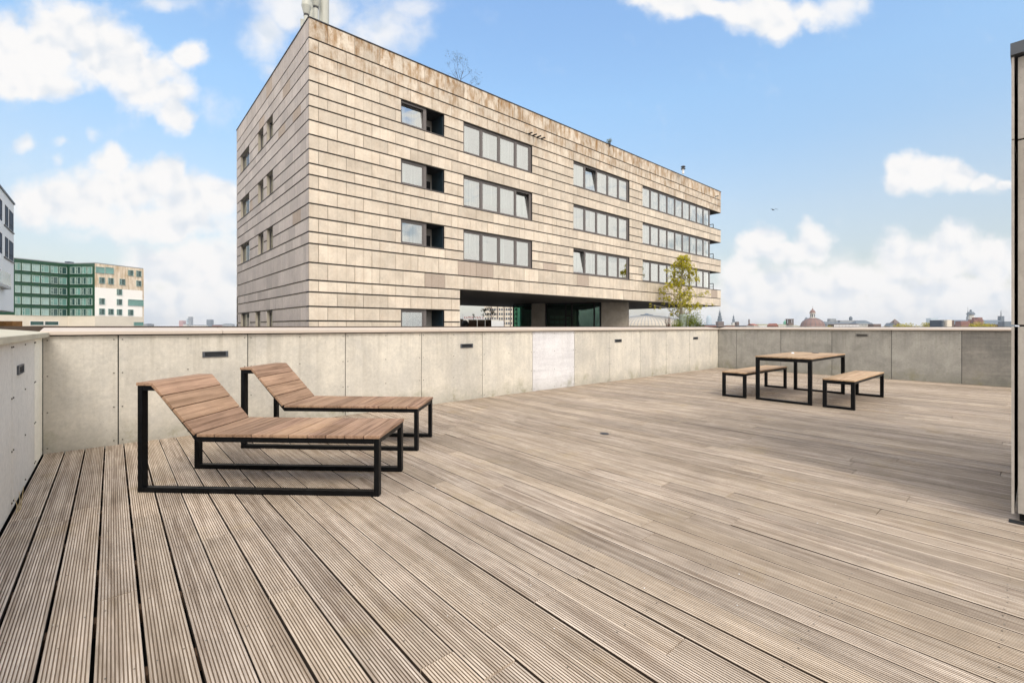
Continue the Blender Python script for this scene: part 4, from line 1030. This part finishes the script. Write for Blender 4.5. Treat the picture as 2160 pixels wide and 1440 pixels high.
def gwin(a, c, x0, x1, y0, y1, framem, panem, div=True):
    """window on the wall a-c between picture columns x0..x1, rows y0..y1"""
    d_ = (c - a).normalized(); n_ = Vector((d_.y, -d_.x, 0))
    def hit(x):
        t_ = (x - 1080) / FPX; dv = Vector((t_ * CS + SN, -t_ * SN + CS, 0))
        return (a.x * d_.y - a.y * d_.x) / (dv.x * d_.y - dv.y * d_.x)
    D0, D1 = hit(x0), hit(x1); p0, p1 = at(x0, D0), at(x1, D1); Dm = (D0 + D1) / 2; z0, z1 = zat(y1, Dm), zat(y0, Dm)
    m_ = (p0 + p1) / 2 + Vector((0, 0, (z0 + z1) / 2)); hx = (p1 - p0).length / 2; hz = (z1 - z0) / 2; Z = Vector((0, 0, 1))
    b = MB(); f_ = .09
    for s_ in (-1, 1):
        b.obox(m_ + d_ * s_ * (hx - f_ / 2) + n_ * .09, d_ * f_ / 2, n_ * .1, Z * hz); b.obox(m_ + Z * s_ * (hz - f_ / 2) + n_ * .085, d_ * (hx - f_), n_ * .09, Z * f_ / 2)
    if div:
        b.obox(m_ - d_ * hx * .35 + n_ * .08, d_ * .05, n_ * .07, Z * (hz - f_)); b.obox(m_ - d_ * hx * .66 + Z * hz * .2 + n_ * .075, d_ * hx * .26, n_ * .06, Z * .05)
    o = b.build('window', framem, gb)
    b = MB(); b.obox(m_ + n_ * .03, d_ * (hx - f_ * .9), n_ * .03, Z * (hz - f_ * .9)); b.build('pane', panem, o)
rw = random.Random(3)
cols1 = [(31.5, 42.5), (46, 63.5), (67, 83.5), (86.5, 103), (106.5, 122), (125, 140.5)]
for ci, (x0_, x1_) in enumerate(cols1):
    for r_ in range(5):
        xm = (x0_ + x1_) / 2; h0 = 143.8 + (132.3 - 143.8) * (xm - 31) / 113; yt = HOR - h0 * (1 - (1.05 + r_ * 3.0) / HT); yb = HOR - h0 * (1 - (3.0 + r_ * 3.0) / HT)
        gwin(GP[-140], GP[144], x0_, x1_, yt, yb, 'frame_teal', rw.choice(('pane_teal', 'pane_pale', 'pane_pale')) if ci < 4 else rw.choice(('pane_dark_teal', 'pane_dark_teal', 'pane_teal')))
for ci, (x0_, x1_) in enumerate([(149, 159.5), (161, 171), (173.5, 183), (185.5, 195)]):
    for r_ in range(5):
        h0 = 133; yt = HOR - h0 * (1 - (.95 + r_ * 3.0) / HT); yb = HOR - h0 * (1 - (2.95 + r_ * 3.0) / HT)
        gwin(GP[144], GP[200], x0_, x1_, yt, yb, 'frame_teal', rw.choice(('pane_dark_teal', 'pane_teal', 'pane_dark_teal')))
S_ = 6.75
for (a_, c_, e_, f_) in ((1358, 1485, 290, 378), (1497, 1615, 297, 388), (1820, 1895, 335, 415), (1938, 2008, 345, 430), (1408, 1488, 438, 525), (1538, 1615, 447, 537), (1700, 1778, 460, 548), (1938, 2008, 485, 565),
                         (1660, 1735, 605, 690), (1408, 1488, 735, 822), (1660, 1735, 747, 832), (1820, 2040, 755, 843), (1408, 1488, 880, 970), (1538, 1615, 885, 970), (1660, 1735, 890, 975), (1820, 1895, 895, 980), (1902, 2038, 1074, 1125)):
    gwin(GP[200], GP[302], a_ / S_, c_ / S_, 520 + e_ / S_, 520 + f_ / S_, 'pane_pale', 'pane_teal' if c_ - a_ > 100 else 'pane_dark_teal', c_ - a_ < 100)
gwin(GP[-140], GP[144], 62.5, 92.5, 677, 686, 'frame_white', 'pane_dark_teal', False); gwin(GP[-140], GP[144], 93.5, 123.5, 677.3, 686, 'frame_white', 'pane_dark_teal', False)
c_, ax_, ay_ = frame_at(128, 137, 134); b = MB(); b.obox(c_ + ay_ * 2 + Vector((0, 0, ZT + .9)), ax_, ay_ * .8, Vector((0, 0, .22))); b.obox(c_ + ay_ * 2 + Vector((0, 0, ZT + .45)), ax_ * .15, ay_ * .2, Vector((0, 0, .25))); b.build('roof_hatch', 'win_dark', gb)

# ---- white building at the left edge
wx = -7.25; wb = empty('white_building', (wx, 66, 2.6), 'smooth white block cut by the left edge of the picture, with a glass balcony', 'building')
wy1 = 66.0; wy0 = 20.0
b = MB(); b.box(wx - 14, wx, wy0, wy1, 2.69, EYE + 256.8 * 45 / FPX); b.build('wall', 'white_render', wb)
b = MB(); b.box(wx - 14.0, wx - 7, wy0, wy1 - 10, -20, 2.68); b.build('base', 'frame_white', wb)
b = MB(); b.box(wx - 14.1, wx + .1, wy0 - .1, wy1 + .1, EYE + 256.8 * 45 / FPX + .001, EYE + 256.8 * 45 / FPX + .15); b.build('roof_edge', 'stone_grey', wb)
def yv(px):  # y on the plane x = wx seen in column px
    t_ = (px - 1080) / FPX; return wx * (-t_ * SN + CS) / (t_ * CS + SN)
for zt_ in (EYE + 236 * 45.0 / FPX, EYE + 174.5 * 45.0 / FPX):
    for (pa, pb) in ((10.5, 16.5), (19, 27.5), (-8, 3.5)):
        a, c = yv(pa), yv(pb); f = MB()
        for q in (a, c): f.box(wx + .001, wx + .03, min(q, q + (.12 if q == a else -.12)), max(q, q + (.12 if q == a else -.12)), zt_ - 1.75, zt_)
        f.box(wx + .001, wx + .026, a + .121, c - .121, zt_ - .1, zt_ - .001); f.box(wx + .001, wx + .026, a + .121, c - .121, zt_ - 1.4, zt_ - 1.3)
        o = f.build('window', 'reveal_dark', wb); g = MB(); g.box(wx + .001, wx + .015, a + .12, c - .12, zt_ - 1.75, zt_ - .1); g.build('pane', 'win_dark', o)
    b = MB(); b.box(wx + .001, wx + .09, yv(8), yv(28.3), zt_ - 1.95, zt_ - 1.85); b.build('sill', 'frame_grey', wb)
a, c = yv(-20), yv(9); zb_ = zat(600, 40)
b = MB(); b.box(wx + .001, wx + .42, a, c, zb_ - .35, zb_ - .1); b.build('balcony_slab', 'stone_pale', wb)
b = MB()
for k in range(6):
    y_ = a + (c - a) * k / 6; b.box(wx + .38, wx + .41, y_ + .04, a + (c - a) * (k + 1) / 6 - .04, zb_ - .098, zb_ + 1.0)
b.build('balcony_glass', 'pane_pale', wb)
for (x0_, x1_, lb) in ((-6, 20.5, 'row of weathered brown timber boxes on the roof at the left edge'), (22, 37, 'paler timber box right of the weathered boxes at the left edge')):
    c_, ax_, ay_ = frame_at(x0_, x1_, 30); zt_ = zat(677.3, 30); b = MB()
    for k in range(8): b.obox(c_ + ax_ * ((k + .5) / 4 - 1) + Vector((0, 0, (zt_ + .2) / 2)), ax_ / 8 * .92, ay_ * .3, Vector((0, 0, (zt_ - .2) / 2)))
    tag(b.build('timber_box', 'planter_wood2'), lb, 'timber box', 'timber boxes at the left edge')
b = MB(); b.box(-16, 0, 8, 60, -20, 0.2); struct(b.build('neighbour_roof', 'roof_gravel'))

# ---- seen through the passage
cb = block('cream_office_block', 'cream office block with rows of small windows seen through the passage', 1022, 1092, 640, 300, 'cream', dep=14)
for j in range(5):
    for i in range(14):
        px = 1024.5 + i * 4.9; yy = 652.5 + j * 9.7
        c_, ax_, ay_ = frame_at(px - 1.6, px + 1.6, 299.9); b = MB(); b.obox(c_ + Vector((0, 0, zat(yy, 300))), ax_, ay_ * .08, Vector((0, 0, .72))); b.build('window', 'win_dark', cb)
for i in range(5):
    c_, ax_, ay_ = frame_at(1035.5 + i * 13.6, 1037 + i * 13.6, 299.5); b = MB(); b.obox(c_ + Vector((0, 0, 5)), ax_, ay_ * .3, Vector((0, 0, 10))); b.build('pilaster', 'brick_brown', cb)
block('white_shed', 'low white shed between the planters and the cream block', 1036.5, 1061.5, 676.5, 70, 'white_paint', dep=5, z0=-20)
lb_ = block('low_building', 'long low pale building under the red roof letters', 968, 1052, 673.5, 130, 'stone_pale', dep=8)
cu = bpy.data.curves.new('letters', 'FONT'); cu.body = 'KAMER VAN K'; cu.size = 1.0; cu.extrude = 0.05; cu.align_x = 'LEFT'; cu.space_character = 1.15
tmp = bpy.data.objects.new('tmp', cu); col.objects.link(tmp); dg = bpy.context.evaluated_depsgraph_get(); me = bpy.data.meshes.new_from_object(tmp.evaluated_get(dg))
xs = [v.co.x for v in me.vertices]; ys = [v.co.y for v in me.vertices]; D = 129.0; p0 = at(979, D, zat(672.3, D)); p1 = at(1021, D)
sx = (p1.xy - p0.xy).length / (max(xs) - min(xs)); sy = 5.3 * D / FPX / (max(ys) - min(ys))
for v in me.vertices: v.co.x = (v.co.x - min(xs)) * sx; v.co.y *= sy
bpy.data.objects.remove(tmp); me.materials.clear(); me.materials.append(M('letter_red'))
so_ = bpy.data.objects.new('roof_sign', me); col.objects.link(so_); so_.location = p0; so_.rotation_euler = (R(90), 0, math.atan2(p1.y - p0.y, p1.x - p0.x))
tag(so_, 'red capital letters KAMER VAN K standing on a low roof', 'sign')

# ---- hall with a shallow ribbed round roof
p = at(1364, 190, 0); rr_ = 78 * 190 / FPX; hall = empty('round_hall', Vector((p.x, p.y, -20)), 'round hall with a shallow ribbed pale roof behind the passage', 'building')
zt_ = zat(663.5, 190); zr_ = zat(671, 172)
b = MB(); b.lathe((p.x, p.y, 0), [(rr_ * 1.0, -20), (rr_, zat(682, 190) - 1)], 48); b.build('wall', 'cream', hall)
b = MB(); prof = [(rr_ * 1.02, zat(682, 190) - 1)] + [(rr_ * math.cos(a_), zat(682, 190) - .9 + (zt_ - zat(682, 190) + .5) * math.sin(a_)) for a_ in [R(q) for q in (12, 24, 38, 52, 66, 78, 84)]]
b.lathe((p.x, p.y, 0), prof, 48); b.build('roof', 'seam_roof', hall)
b = MB()
for k in range(72):
    a_ = 2 * math.pi * k / 72; b.tube([(p.x + r0 * math.cos(a_), p.y + r0 * math.sin(a_), z_ + .08) for r0, z_ in prof], .10, 4, cap=False)
b.build('roof_rib', 'stone_grey', hall)
b = MB(); b.lathe((p.x, p.y, zt_ - .5), [(2.6, 0), (2.6, .45), (1.2, .6), (.4, 1.0)], 20); b.build('roof_cap', 'slate', hall)

# ---- skyline to the right
c_ = lambda *a, **k: block(*a, **k)
def tower_glass(x0, x1, y, D, lb, m='glass_blue'):
    c, ax, ay = frame_at(x0, x1, D); r = empty('high_rise', Vector((c.x, c.y, -20)), lb, 'high-rise', 'far high-rises'); z = zat(y, D); w_ = ax.length
    b = MB(); b.lathe((c.x, c.y, 0), [(w_, -20), (w_, z * .45), (w_ * .95, z * .75), (w_ * .7, z * .93), (w_ * .35, z)], 20); b.build('tower', m, r)
tower_glass(1490, 1501, 665, 2600, 'rounded pale blue glass tower left of the church spire')
def spire(px, D, w, rows, lb, m=('brick_brown', 'slate'), name='church_tower'):
    """rows: (picture row, half width factor) from the base upwards"""
    p = at(px, D, 0); hw = w * D / FPX / 2; r = empty(name, Vector((p.x, p.y, -20)), lb, 'church tower')
    z0 = zat(rows[0][0], D)
    b = MB(); b.obox(Vector((p.x, p.y, (z0 - 20) / 2)), Vector((CS, -SN, 0)) * hw, Vector((SN, CS, 0)) * hw, Vector((0, 0, (z0 + 20) / 2))); b.build('tower', m[0], r)
    b = MB(); b.lathe((p.x, p.y, 0), [(hw * f_, zat(y_, D)) for (y_, f_) in rows[0:]], 8); b.build('spire', m[1], r)
    b = MB(); zt_ = zat(rows[-1][0], D); b.tube([(p.x, p.y, zt_ - .5), (p.x, p.y, zt_ + 3)], .15, 5); b.build('finial', 'win_dark', r)
    return r
spire(1518.3, 900, 12, [(678, .95), (677.5, .8), (673, .78), (672.5, .95), (671.5, .65), (667.5, .6), (667, .75), (666, .42), (661, .38), (660.5, .5), (659.5, .25), (656, .18), (654, .06)], 'tiered church spire standing just right of the clad building')
spire(1547.3, 1100, 7, [(680, .95), (679.5, .8), (674, .7), (673.5, .9), (672, .45), (669, .4), (668.5, .6), (666, .2), (664, .05)], 'smaller pale spire between the big spire and the brown block', ('stone_pale', 'slate'))
block('brown_tower_block', 'short brown block tower with a yellow lower part right of the small spire', 1554, 1559, 678.5, 700, 'brick_brown', dep=6)
block('chimney_stack', 'single dark brick factory chimney on the roofs', 1579.6, 1581.6, 674, 600, 'brick_brown', dep=1.5, roof='pyramid', roofm='slate', ridge=672.5, cat='chimney')
block('gabled_house', 'gabled house with a red tiled roof left of the copper turret', 1591, 1600, 686.5, 420, 'stone_pale', 14, 'gable_side', 'tile_red', 682.5)
block('terraced_house', 'long house under a grey-green roof beside the gabled red one', 1601, 1634, 686.5, 430, 'white_paint', 10, 'gable_side', 'olive_roof', 683.2)
block('gabled_house', 'house with a red gable front, right of the grey-green roof', 1634, 1642, 687, 400, 'brick_red', 12, 'gable_front', 'tile_red', 682)
block('terraced_house', 'olive-roofed building between the red gable and the copper turret', 1642, 1660, 686, 480, 'stone_pale', 10, 'gable_side', 'olive_roof', 683.5)
block('brick_warehouse', 'dark low roofs between the brown block and the chimney', 1560, 1590, 687.2, 450, 'brick_brown', 10, 'hip', 'slate', 686)
block('brick_warehouse', 'grey-roofed building at the foot of the rounded glass tower', 1487, 1511, 686, 500, 'brick_red', 10, 'gable_side', 'slate', 684)
block('brick_warehouse', 'low pinkish building at the foot of the small spire', 1531, 1552, 686.5, 700, 'brick_red', 10, 'hip', 'olive_roof', 685.2)
block('brick_warehouse', 'olive flat-topped building between bell tower and great dome', 1672, 1690, 686.8, 420, 'stone_pale', 10, 'hip', 'olive_roof', 685.5)
# copper turret
p = at(1655.5, 620, 0); r = empty('copper_turret', Vector((p.x, p.y, -20)), 'green copper turret left of the brick bell tower', 'turret')
b = MB(); b.lathe((p.x, p.y, 0), [(1.5, -20), (1.5, zat(684, 620))], 8); b.build('tower', 'stone_pale', r)
b = MB(); b.lathe((p.x, p.y, 0), [(1.9, zat(684, 620)), (1.7, zat(681, 620)), (2.0, zat(680.8, 620)), (1.5, zat(678.5, 620)), (.5, zat(677, 620)), (.15, zat(674, 620))], 8); b.build('roof', 'copper', r)
# brick bell tower with open belfry
c, ax, ay = frame_at(1660.5, 1671, 560); r = empty('bell_tower', Vector((c.x, c.y, -20)), 'square brick bell tower with open arches at the top', 'church tower')
b = MB(); z1_ = zat(681.5, 560); z2_ = zat(674, 560); w_ = ax.length; Zv = Vector((0, 0, 1))
b.obox(c + Zv * (z1_ - 20) / 2, ax, ay * w_, Zv * (z1_ + 20) / 2)
for sx_ in (-1, 0, 1):
    for sy_ in (-1, 1): b.obox(c + ax * sx_ * .8 + ay * sy_ * w_ * .8 + Zv * (z1_ + z2_) / 2, ax * .2, ay * w_ * .2, Zv * (z2_ - z1_) / 2 * 1.0)
b.obox(c + Zv * (z2_ + .45), ax * 1.05, ay * w_ * 1.05, Zv * .44); b.build('tower', 'brick_brown', r)
# great dome
D = 380; p = at(1714, D, 0); rd = 22.3 * D / FPX; zb_ = zat(688.5, D); zt_ = zat(670.5, D)
dome = empty('domed_church', Vector((p.x, p.y, -20)), 'church with the great ribbed brown dome and a white lantern', 'church')
b = MB(); b.lathe((p.x, p.y, 0), [(rd * 1.06, -20), (rd * 1.06, zb_)], 32); b.build('drum', 'stone_pale', dome)
b = MB(); prof = [(rd * 1.06, zb_ + .01)] + [(rd * math.cos(R(a_)), zb_ + (zt_ - zb_) * math.sin(R(a_)) / math.sin(R(80))) for a_ in (3, 12, 22, 32, 42, 52, 62, 70, 76, 80)]
b.lathe((p.x, p.y, 0), prof, 40); b.build('dome', 'dome_brown', dome, smooth=True)
b = MB()
for k in range(16):
    a_ = 2 * math.pi * (k + .3) / 16; b.tube([(p.x + r0 * 1.005 * math.cos(a_), p.y + r0 * 1.005 * math.sin(a_), z_ + .05) for r0, z_ in prof[1:]], .11, 4, cap=False)
b.build('dome_rib', 'slate', dome)
b = MB(); hw = 5.2 * D / FPX; b.lathe((p.x, p.y, 0), [(hw * 1.2, zat(671, D)), (hw * 1.2, zat(669.5, D)), (hw * .85, zat(669.4, D)), (hw * .8, zat(662, D)), (hw * 1.1, zat(661.8, D)), (hw * 1.1, zat(660, D))], 12); b.build('lantern', 'stone_pale', dome)
b = MB()
for k in range(6):
    a_ = 2 * math.pi * k / 6 + .2; b.obox((p.x + hw * .8 * math.cos(a_), p.y + hw * .8 * math.sin(a_), (zat(669, D) + zat(662.5, D)) / 2), Vector((math.cos(a_), math.sin(a_), 0)) * .12, Vector((-math.sin(a_), math.cos(a_), 0)) * .35, Vector((0, 0, (zat(662.5, D) - zat(669, D)) / 2)))
b.build('lantern_window', 'win_dark', dome)
b = MB(); b.lathe((p.x, p.y, 0), [(hw * 1.08, zat(659.9, D)), (hw * .98, zat(657.5, D)), (hw * .7, zat(655, D)), (hw * .3, zat(653, D)), (hw * .1, zat(650, D))], 16); b.build('lantern_roof', 'dome_brown', dome)
b = MB(); b.tube([(p.x, p.y, zat(651, D)), (p.x, p.y, zat(645.5, D))], .07, 5); b.build('cross', 'win_dark', dome)
p = at(1701, 1500, 0); b = MB(); b.lathe((p.x, p.y, 0), [(6, -20), (6, zat(677, 1500)), (5.6, zat(673, 1500)), (3, zat(670, 1500)), (.6, zat(669, 1500))], 16); tag(b.build('distant_dome', 'slate'), 'faint blue-grey dome peeping out left of the great brown dome', 'dome')
# palace-like grey building
pal = block('grey_palace', 'long grey classical building with stepped roofs right of the great dome', 1736, 1806, 682, 640, 'stone_grey', 18, 'hip', 'slate', 679, wins=(22, 1, 1.3, 2.4, 3.5))
for (x0_, x1_, y_) in ((1753, 1766, 672), (1757, 1769, 675.5), (1774, 1806, 675.5), (1742, 1757, 678)):
    c, ax, ay = frame_at(x0_, x1_, 646); b = MB(); b.obox(c + ay * 5 + Vector((0, 0, (zat(y_, 646) + zat(684, 646)) / 2)), ax, ay * 3.0, Vector((0, 0, (zat(y_, 646) - zat(684, 646)) / 2))); b.build('roof_storey', 'stone_grey', pal)
p = at(1794.5, 652, 0); b = MB(); b.lathe((p.x, p.y, 0), [(2.0, zat(680, 652)), (1.9, zat(672.5, 652)), (2.2, zat(672.3, 652)), (1.9, zat(669.5, 652)), (.9, zat(667.6, 652)), (.1, zat(666.8, 652))], 10); b.build('turret', 'slate', pal)
block('row_of_houses', 'brown brick houses with white bays at the foot of the grey palace', 1759, 1813, 684.3, 420, 'brick_brown', 8, 'gable_side', 'brick_brown', 683.2, wins=(18, 1, 1.0, 1.6, 1.9), winm='white_paint')
block('mansard_building', 'pale building with two rounded slate roofs right of the palace', 1806, 1842, 683, 560, 'stone_pale', 12, 'hip', 'slate', 675.5, wins=(12, 1, 1.0, 1.8, 2.6))
block('dark_flat_block', 'small dark brown flat-roofed block left of the golden trees', 1842.5, 1858.5, 683.2, 500, 'brick_brown', 8)
block('pyramid_roofed_tower', 'stubby brown tower with a pyramid roof behind the golden trees', 1886, 1898, 681, 700, 'brick_brown', 8, 'pyramid', 'brick_brown', 672.5)
block('gabled_house', 'low grey gabled house left of the pyramid-roofed tower', 1878, 1888, 687, 600, 'stone_grey', 10, 'gable_front', 'slate', 681)
block('high_rise', 'broad hazy grey-blue block between the golden trees', 1964, 1979, 671, 2400, 'glass_blue', 30, cat='high-rise')
bb = block('balcony_tower', 'dark flat block with stacked balcony bands beside a beige wall', 1988, 1997.5, 675, 260, 'win_dark', 8)
for k in range(5):
    c, ax, ay = frame_at(1987.6, 1997.8, 259.6); b = MB(); b.obox(c + Vector((0, 0, zat(677.5 + 2.8 * k, 260))), ax, ay * .4, Vector((0, 0, .18))); b.build('balcony', 'stone_grey', bb)
block('beige_slab_block', 'plain beige slab wall right of the banded dark block', 1998, 2008, 674.5, 258, 'cream', 9)
block('dark_slab_block', 'narrow dark wall to the right of the beige slab', 2008.4, 2013, 675.5, 262, 'brick_brown', 9)
mu = block('brick_museum', 'long brick building under big grey-green roofs at the right', 2013, 2128, 684, 620, 'brick_red', 30, 'gable_side', 'slate', 674.5)
for (x0_, x1_, y_, m_) in ((2021, 2040, 677, 'brick_red'), (2048, 2068, 674, 'brick_red'), (2056, 2066, 669.5, 'brick_red'), (2112, 2134, 678, 'slate')):
    c, ax, ay = frame_at(x0_, x1_, 612); b = MB(); b.obox(c + Vector((0, 0, (zat(y_, 612) - 20) / 2)), ax, ay * 4, Vector((0, 0, (zat(y_, 612) + 20) / 2))); b.build('gable_wing', m_, mu)
p = at(2047.5, 700, 0); dm = empty('domed_tower', Vector((p.x, p.y, -20)), 'grey domed tower with a tiny lantern above the brick building', 'church tower'); D = 700; hw = 6.6 * D / FPX
b = MB(); b.lathe((p.x, p.y, 0), [(hw * 1.05, -20), (hw * 1.05, zat(669, D)), (hw * .8, zat(668.8, D)), (hw * .8, zat(663.5, D))], 12); b.build('tower', 'stone_pale', dm)
b = MB(); b.lathe((p.x, p.y, 0), [(hw * 1.1, zat(663.4, D)), (hw * 1.0, zat(661, D)), (hw * .75, zat(658.5, D)), (hw * .3, zat(657, D)), (hw * .22, zat(654.5, D)), (hw * .3, zat(654.3, D)), (hw * .1, zat(652.6, D))], 16); b.build('dome', 'slate', dm)
spire(2041.5, 690, 3.2, [(667, .95), (665, .8), (661, .5), (655, .2), (652, .05)], 'needle-thin grey spire touching the domed tower', ('stone_grey', 'slate'))
p = at(2111.5, 900, 0); r = empty('transmitter_tower', Vector((p.x, p.y, -20)), 'square slate tower with a thin pointed mast at the right', 'tower')
b = MB(); c, ax, ay = frame_at(2108, 2115, 900); b.obox(c + Vector((0, 0, (zat(666.5, 900) - 20) / 2)), ax, ay * 3.2, Vector((0, 0, (zat(666.5, 900) + 20) / 2))); b.build('tower', 'slate', r)
b = MB(); b.tube([(c.x, c.y, zat(666.5, 900)), (c.x, c.y, zat(660, 900)), (c.x, c.y, zat(653.5, 900))], [1.1, .9, .2], 6); b.build('mast', 'stone_grey', r)
# golden spring trees
def crown(px, D, w, ytop, lb, m='leaf_gold', seed=1, n=1500, z0=-20, grp='golden trees on the skyline'):
    p = at(px, D, z0); r = empty('broadleaf_tree', p, lb, 'tree', grp); zt_ = zat(ytop, D); hw = w * D / FPX / 2; rr = random.Random(seed)
    b = MB(); b.tube([p, p + Vector((.3, 0, (zt_ - z0) * .5)), p + Vector((0, 0, (zt_ - z0) * .8))], [.5, .35, .15], 7)
    for k in range(9):
        an = k * 2.4; b.tube([p + Vector((0, 0, (zt_ - z0) * .45)), p + Vector((math.cos(an) * hw * .7, math.sin(an) * hw * .7, (zt_ - z0) * rr.uniform(.75, .97)))], [.18, .05], 5, cap=False)
    b.build('trunk', 'bark_dark', r); lf = MB()
    for k in range(16):
        an = rr.uniform(0, 6.28); q = rr.uniform(.1, .75); h_ = math.sqrt(max(0, 1 - q * q)); rad = hw * rr.uniform(.25, .42)
        leaves(lf, (p.x + math.cos(an) * hw * q, p.y + math.sin(an) * hw * q, zt_ - rad * .8 - (1 - h_) * hw * .8 - rr.random() * hw * .3), rad, n // 16, hw * .045, seed * 50 + k, (1, 1, .8))
    leaves(lf, (p.x, p.y, zt_ - hw * .8), hw * .95, n // 3, hw * .05, seed * 77, (1, 1, .8))
    lf.build('crown', m, r)
crown(1748, 300, 22, 684.6, 'small golden tree crown at the right foot of the great dome', seed=2, n=700)
crown(1862, 300, 36, 685.6, 'lowest golden crown, left of the wide one', seed=3, n=700)
crown(1912, 300, 52, 678, 'wide golden crown right of the pyramid-roofed tower', seed=4)
crown(1964, 300, 42, 677.5, 'rounded golden crown under the hazy grey block', seed=5)
crown(2066, 300, 56, 676.5, 'widest golden crown in front of the brick building', seed=6)
crown(2030, 300, 24, 686, 'low golden crown right of the beige slab', seed=7, n=500)
# ---- skyline to the left
for (x0_, x1_, y_, m_, lb) in ((377.5, 386.5, 676, 'pink_render', 'hazy pinkish high-rise, leftmost of the far towers'), (393.5, 398, 672, 'glass_blue', 'hazy pale slab beside the tallest far tower'), (397, 402, 668, 'stone_grey', 'tallest hazy grey tower of the left skyline'),
                               (435.5, 445.5, 674, 'slate', 'squat grey-teal high-rise nearest the clad building')):
    block('high_rise', lb, x0_, x1_, y_, 2400, m_, 20, cat='high-rise', group='far high-rises', wins=(3, 3, 3.5, 2.5, 6))
for (x0_, x1_, y_, D_, m_, lb) in ((386, 394, 684, 1800, 'stone_pale', 'low pale building between the pinkish tower and the slab'), (447, 468, 685.5, 1700, 'brick_red', 'low reddish roofs right of the squat high-rise'), (469, 490, 683.6, 1600, 'stone_grey', 'low grey building touching the edge of the clad building'),
                                  (303, 310, 683.5, 700, 'stone_grey', 'small grey building against the end of the stained white wing'), (402, 435, 686, 1900, 'stone_pale', 'long low pale building between the tall towers')):
    block('low_building', lb, x0_, x1_, y_, D_, m_, 14, 'hip', 'slate', y_ - 1.2)
# bird
p = at(1631, 60, zat(442.5, 60)); bird = empty('bird', p, 'small dark gull gliding in the clear sky right of the clad building', 'bird')
b = MB(); rt_ = Vector((CS, -SN, 0)); 
b.tube([p - rt_ * .16 + Vector((0, 0, .02)), p - rt_ * .08, p + rt_ * .06 + Vector((0, 0, -.03)), p + rt_ * .17 + Vector((0, 0, -.01))], [.02, .06, .05, .015], 8)
for s_, e_ in ((-1, .42), (1, .62)):
    a = p; m1 = p + rt_ * s_ * e_ * .5 + Vector((0, 0, .10)); m2 = p + rt_ * s_ * e_ + Vector((0, 0, .03)); f_ = Vector((SN, CS, 0)) * .07
    for q0, q1, w0, w1 in ((a, m1, 1, .9), (m1, m2, .9, .15)):
        b.hexa([q0 - f_ * w0, q1 - f_ * w1, q1 + f_ * w1, q0 + f_ * w0, q0 - f_ * w0 + Vector((0, 0, .02)), q1 - f_ * w1 + Vector((0, 0, .02)), q1 + f_ * w1 + Vector((0, 0, .02)), q0 + f_ * w0 + Vector((0, 0, .02))])
b.build('body', 'dark_metal', bird)

# ------------------------------------------------------------------ thin haze over the city
m, nt = newmat('haze_air')
pv = N(nt, 'ShaderNodeVolumePrincipled', {'Color': (.88, .93, 1.0, 1), 'Density': 0.00016, 'Anisotropy': 0.2})
o = N(nt, 'ShaderNodeOutputMaterial'); nt.links.new(pv.outputs[0], o.inputs['Volume'])
g = MB(); g.box(-3500, 4500, -3500, 4500, -21, 62); h = g.build('haze', 'haze_air'); h['kind'] = 'stuff'; h['label'] = 'thin pale haze over the far city'
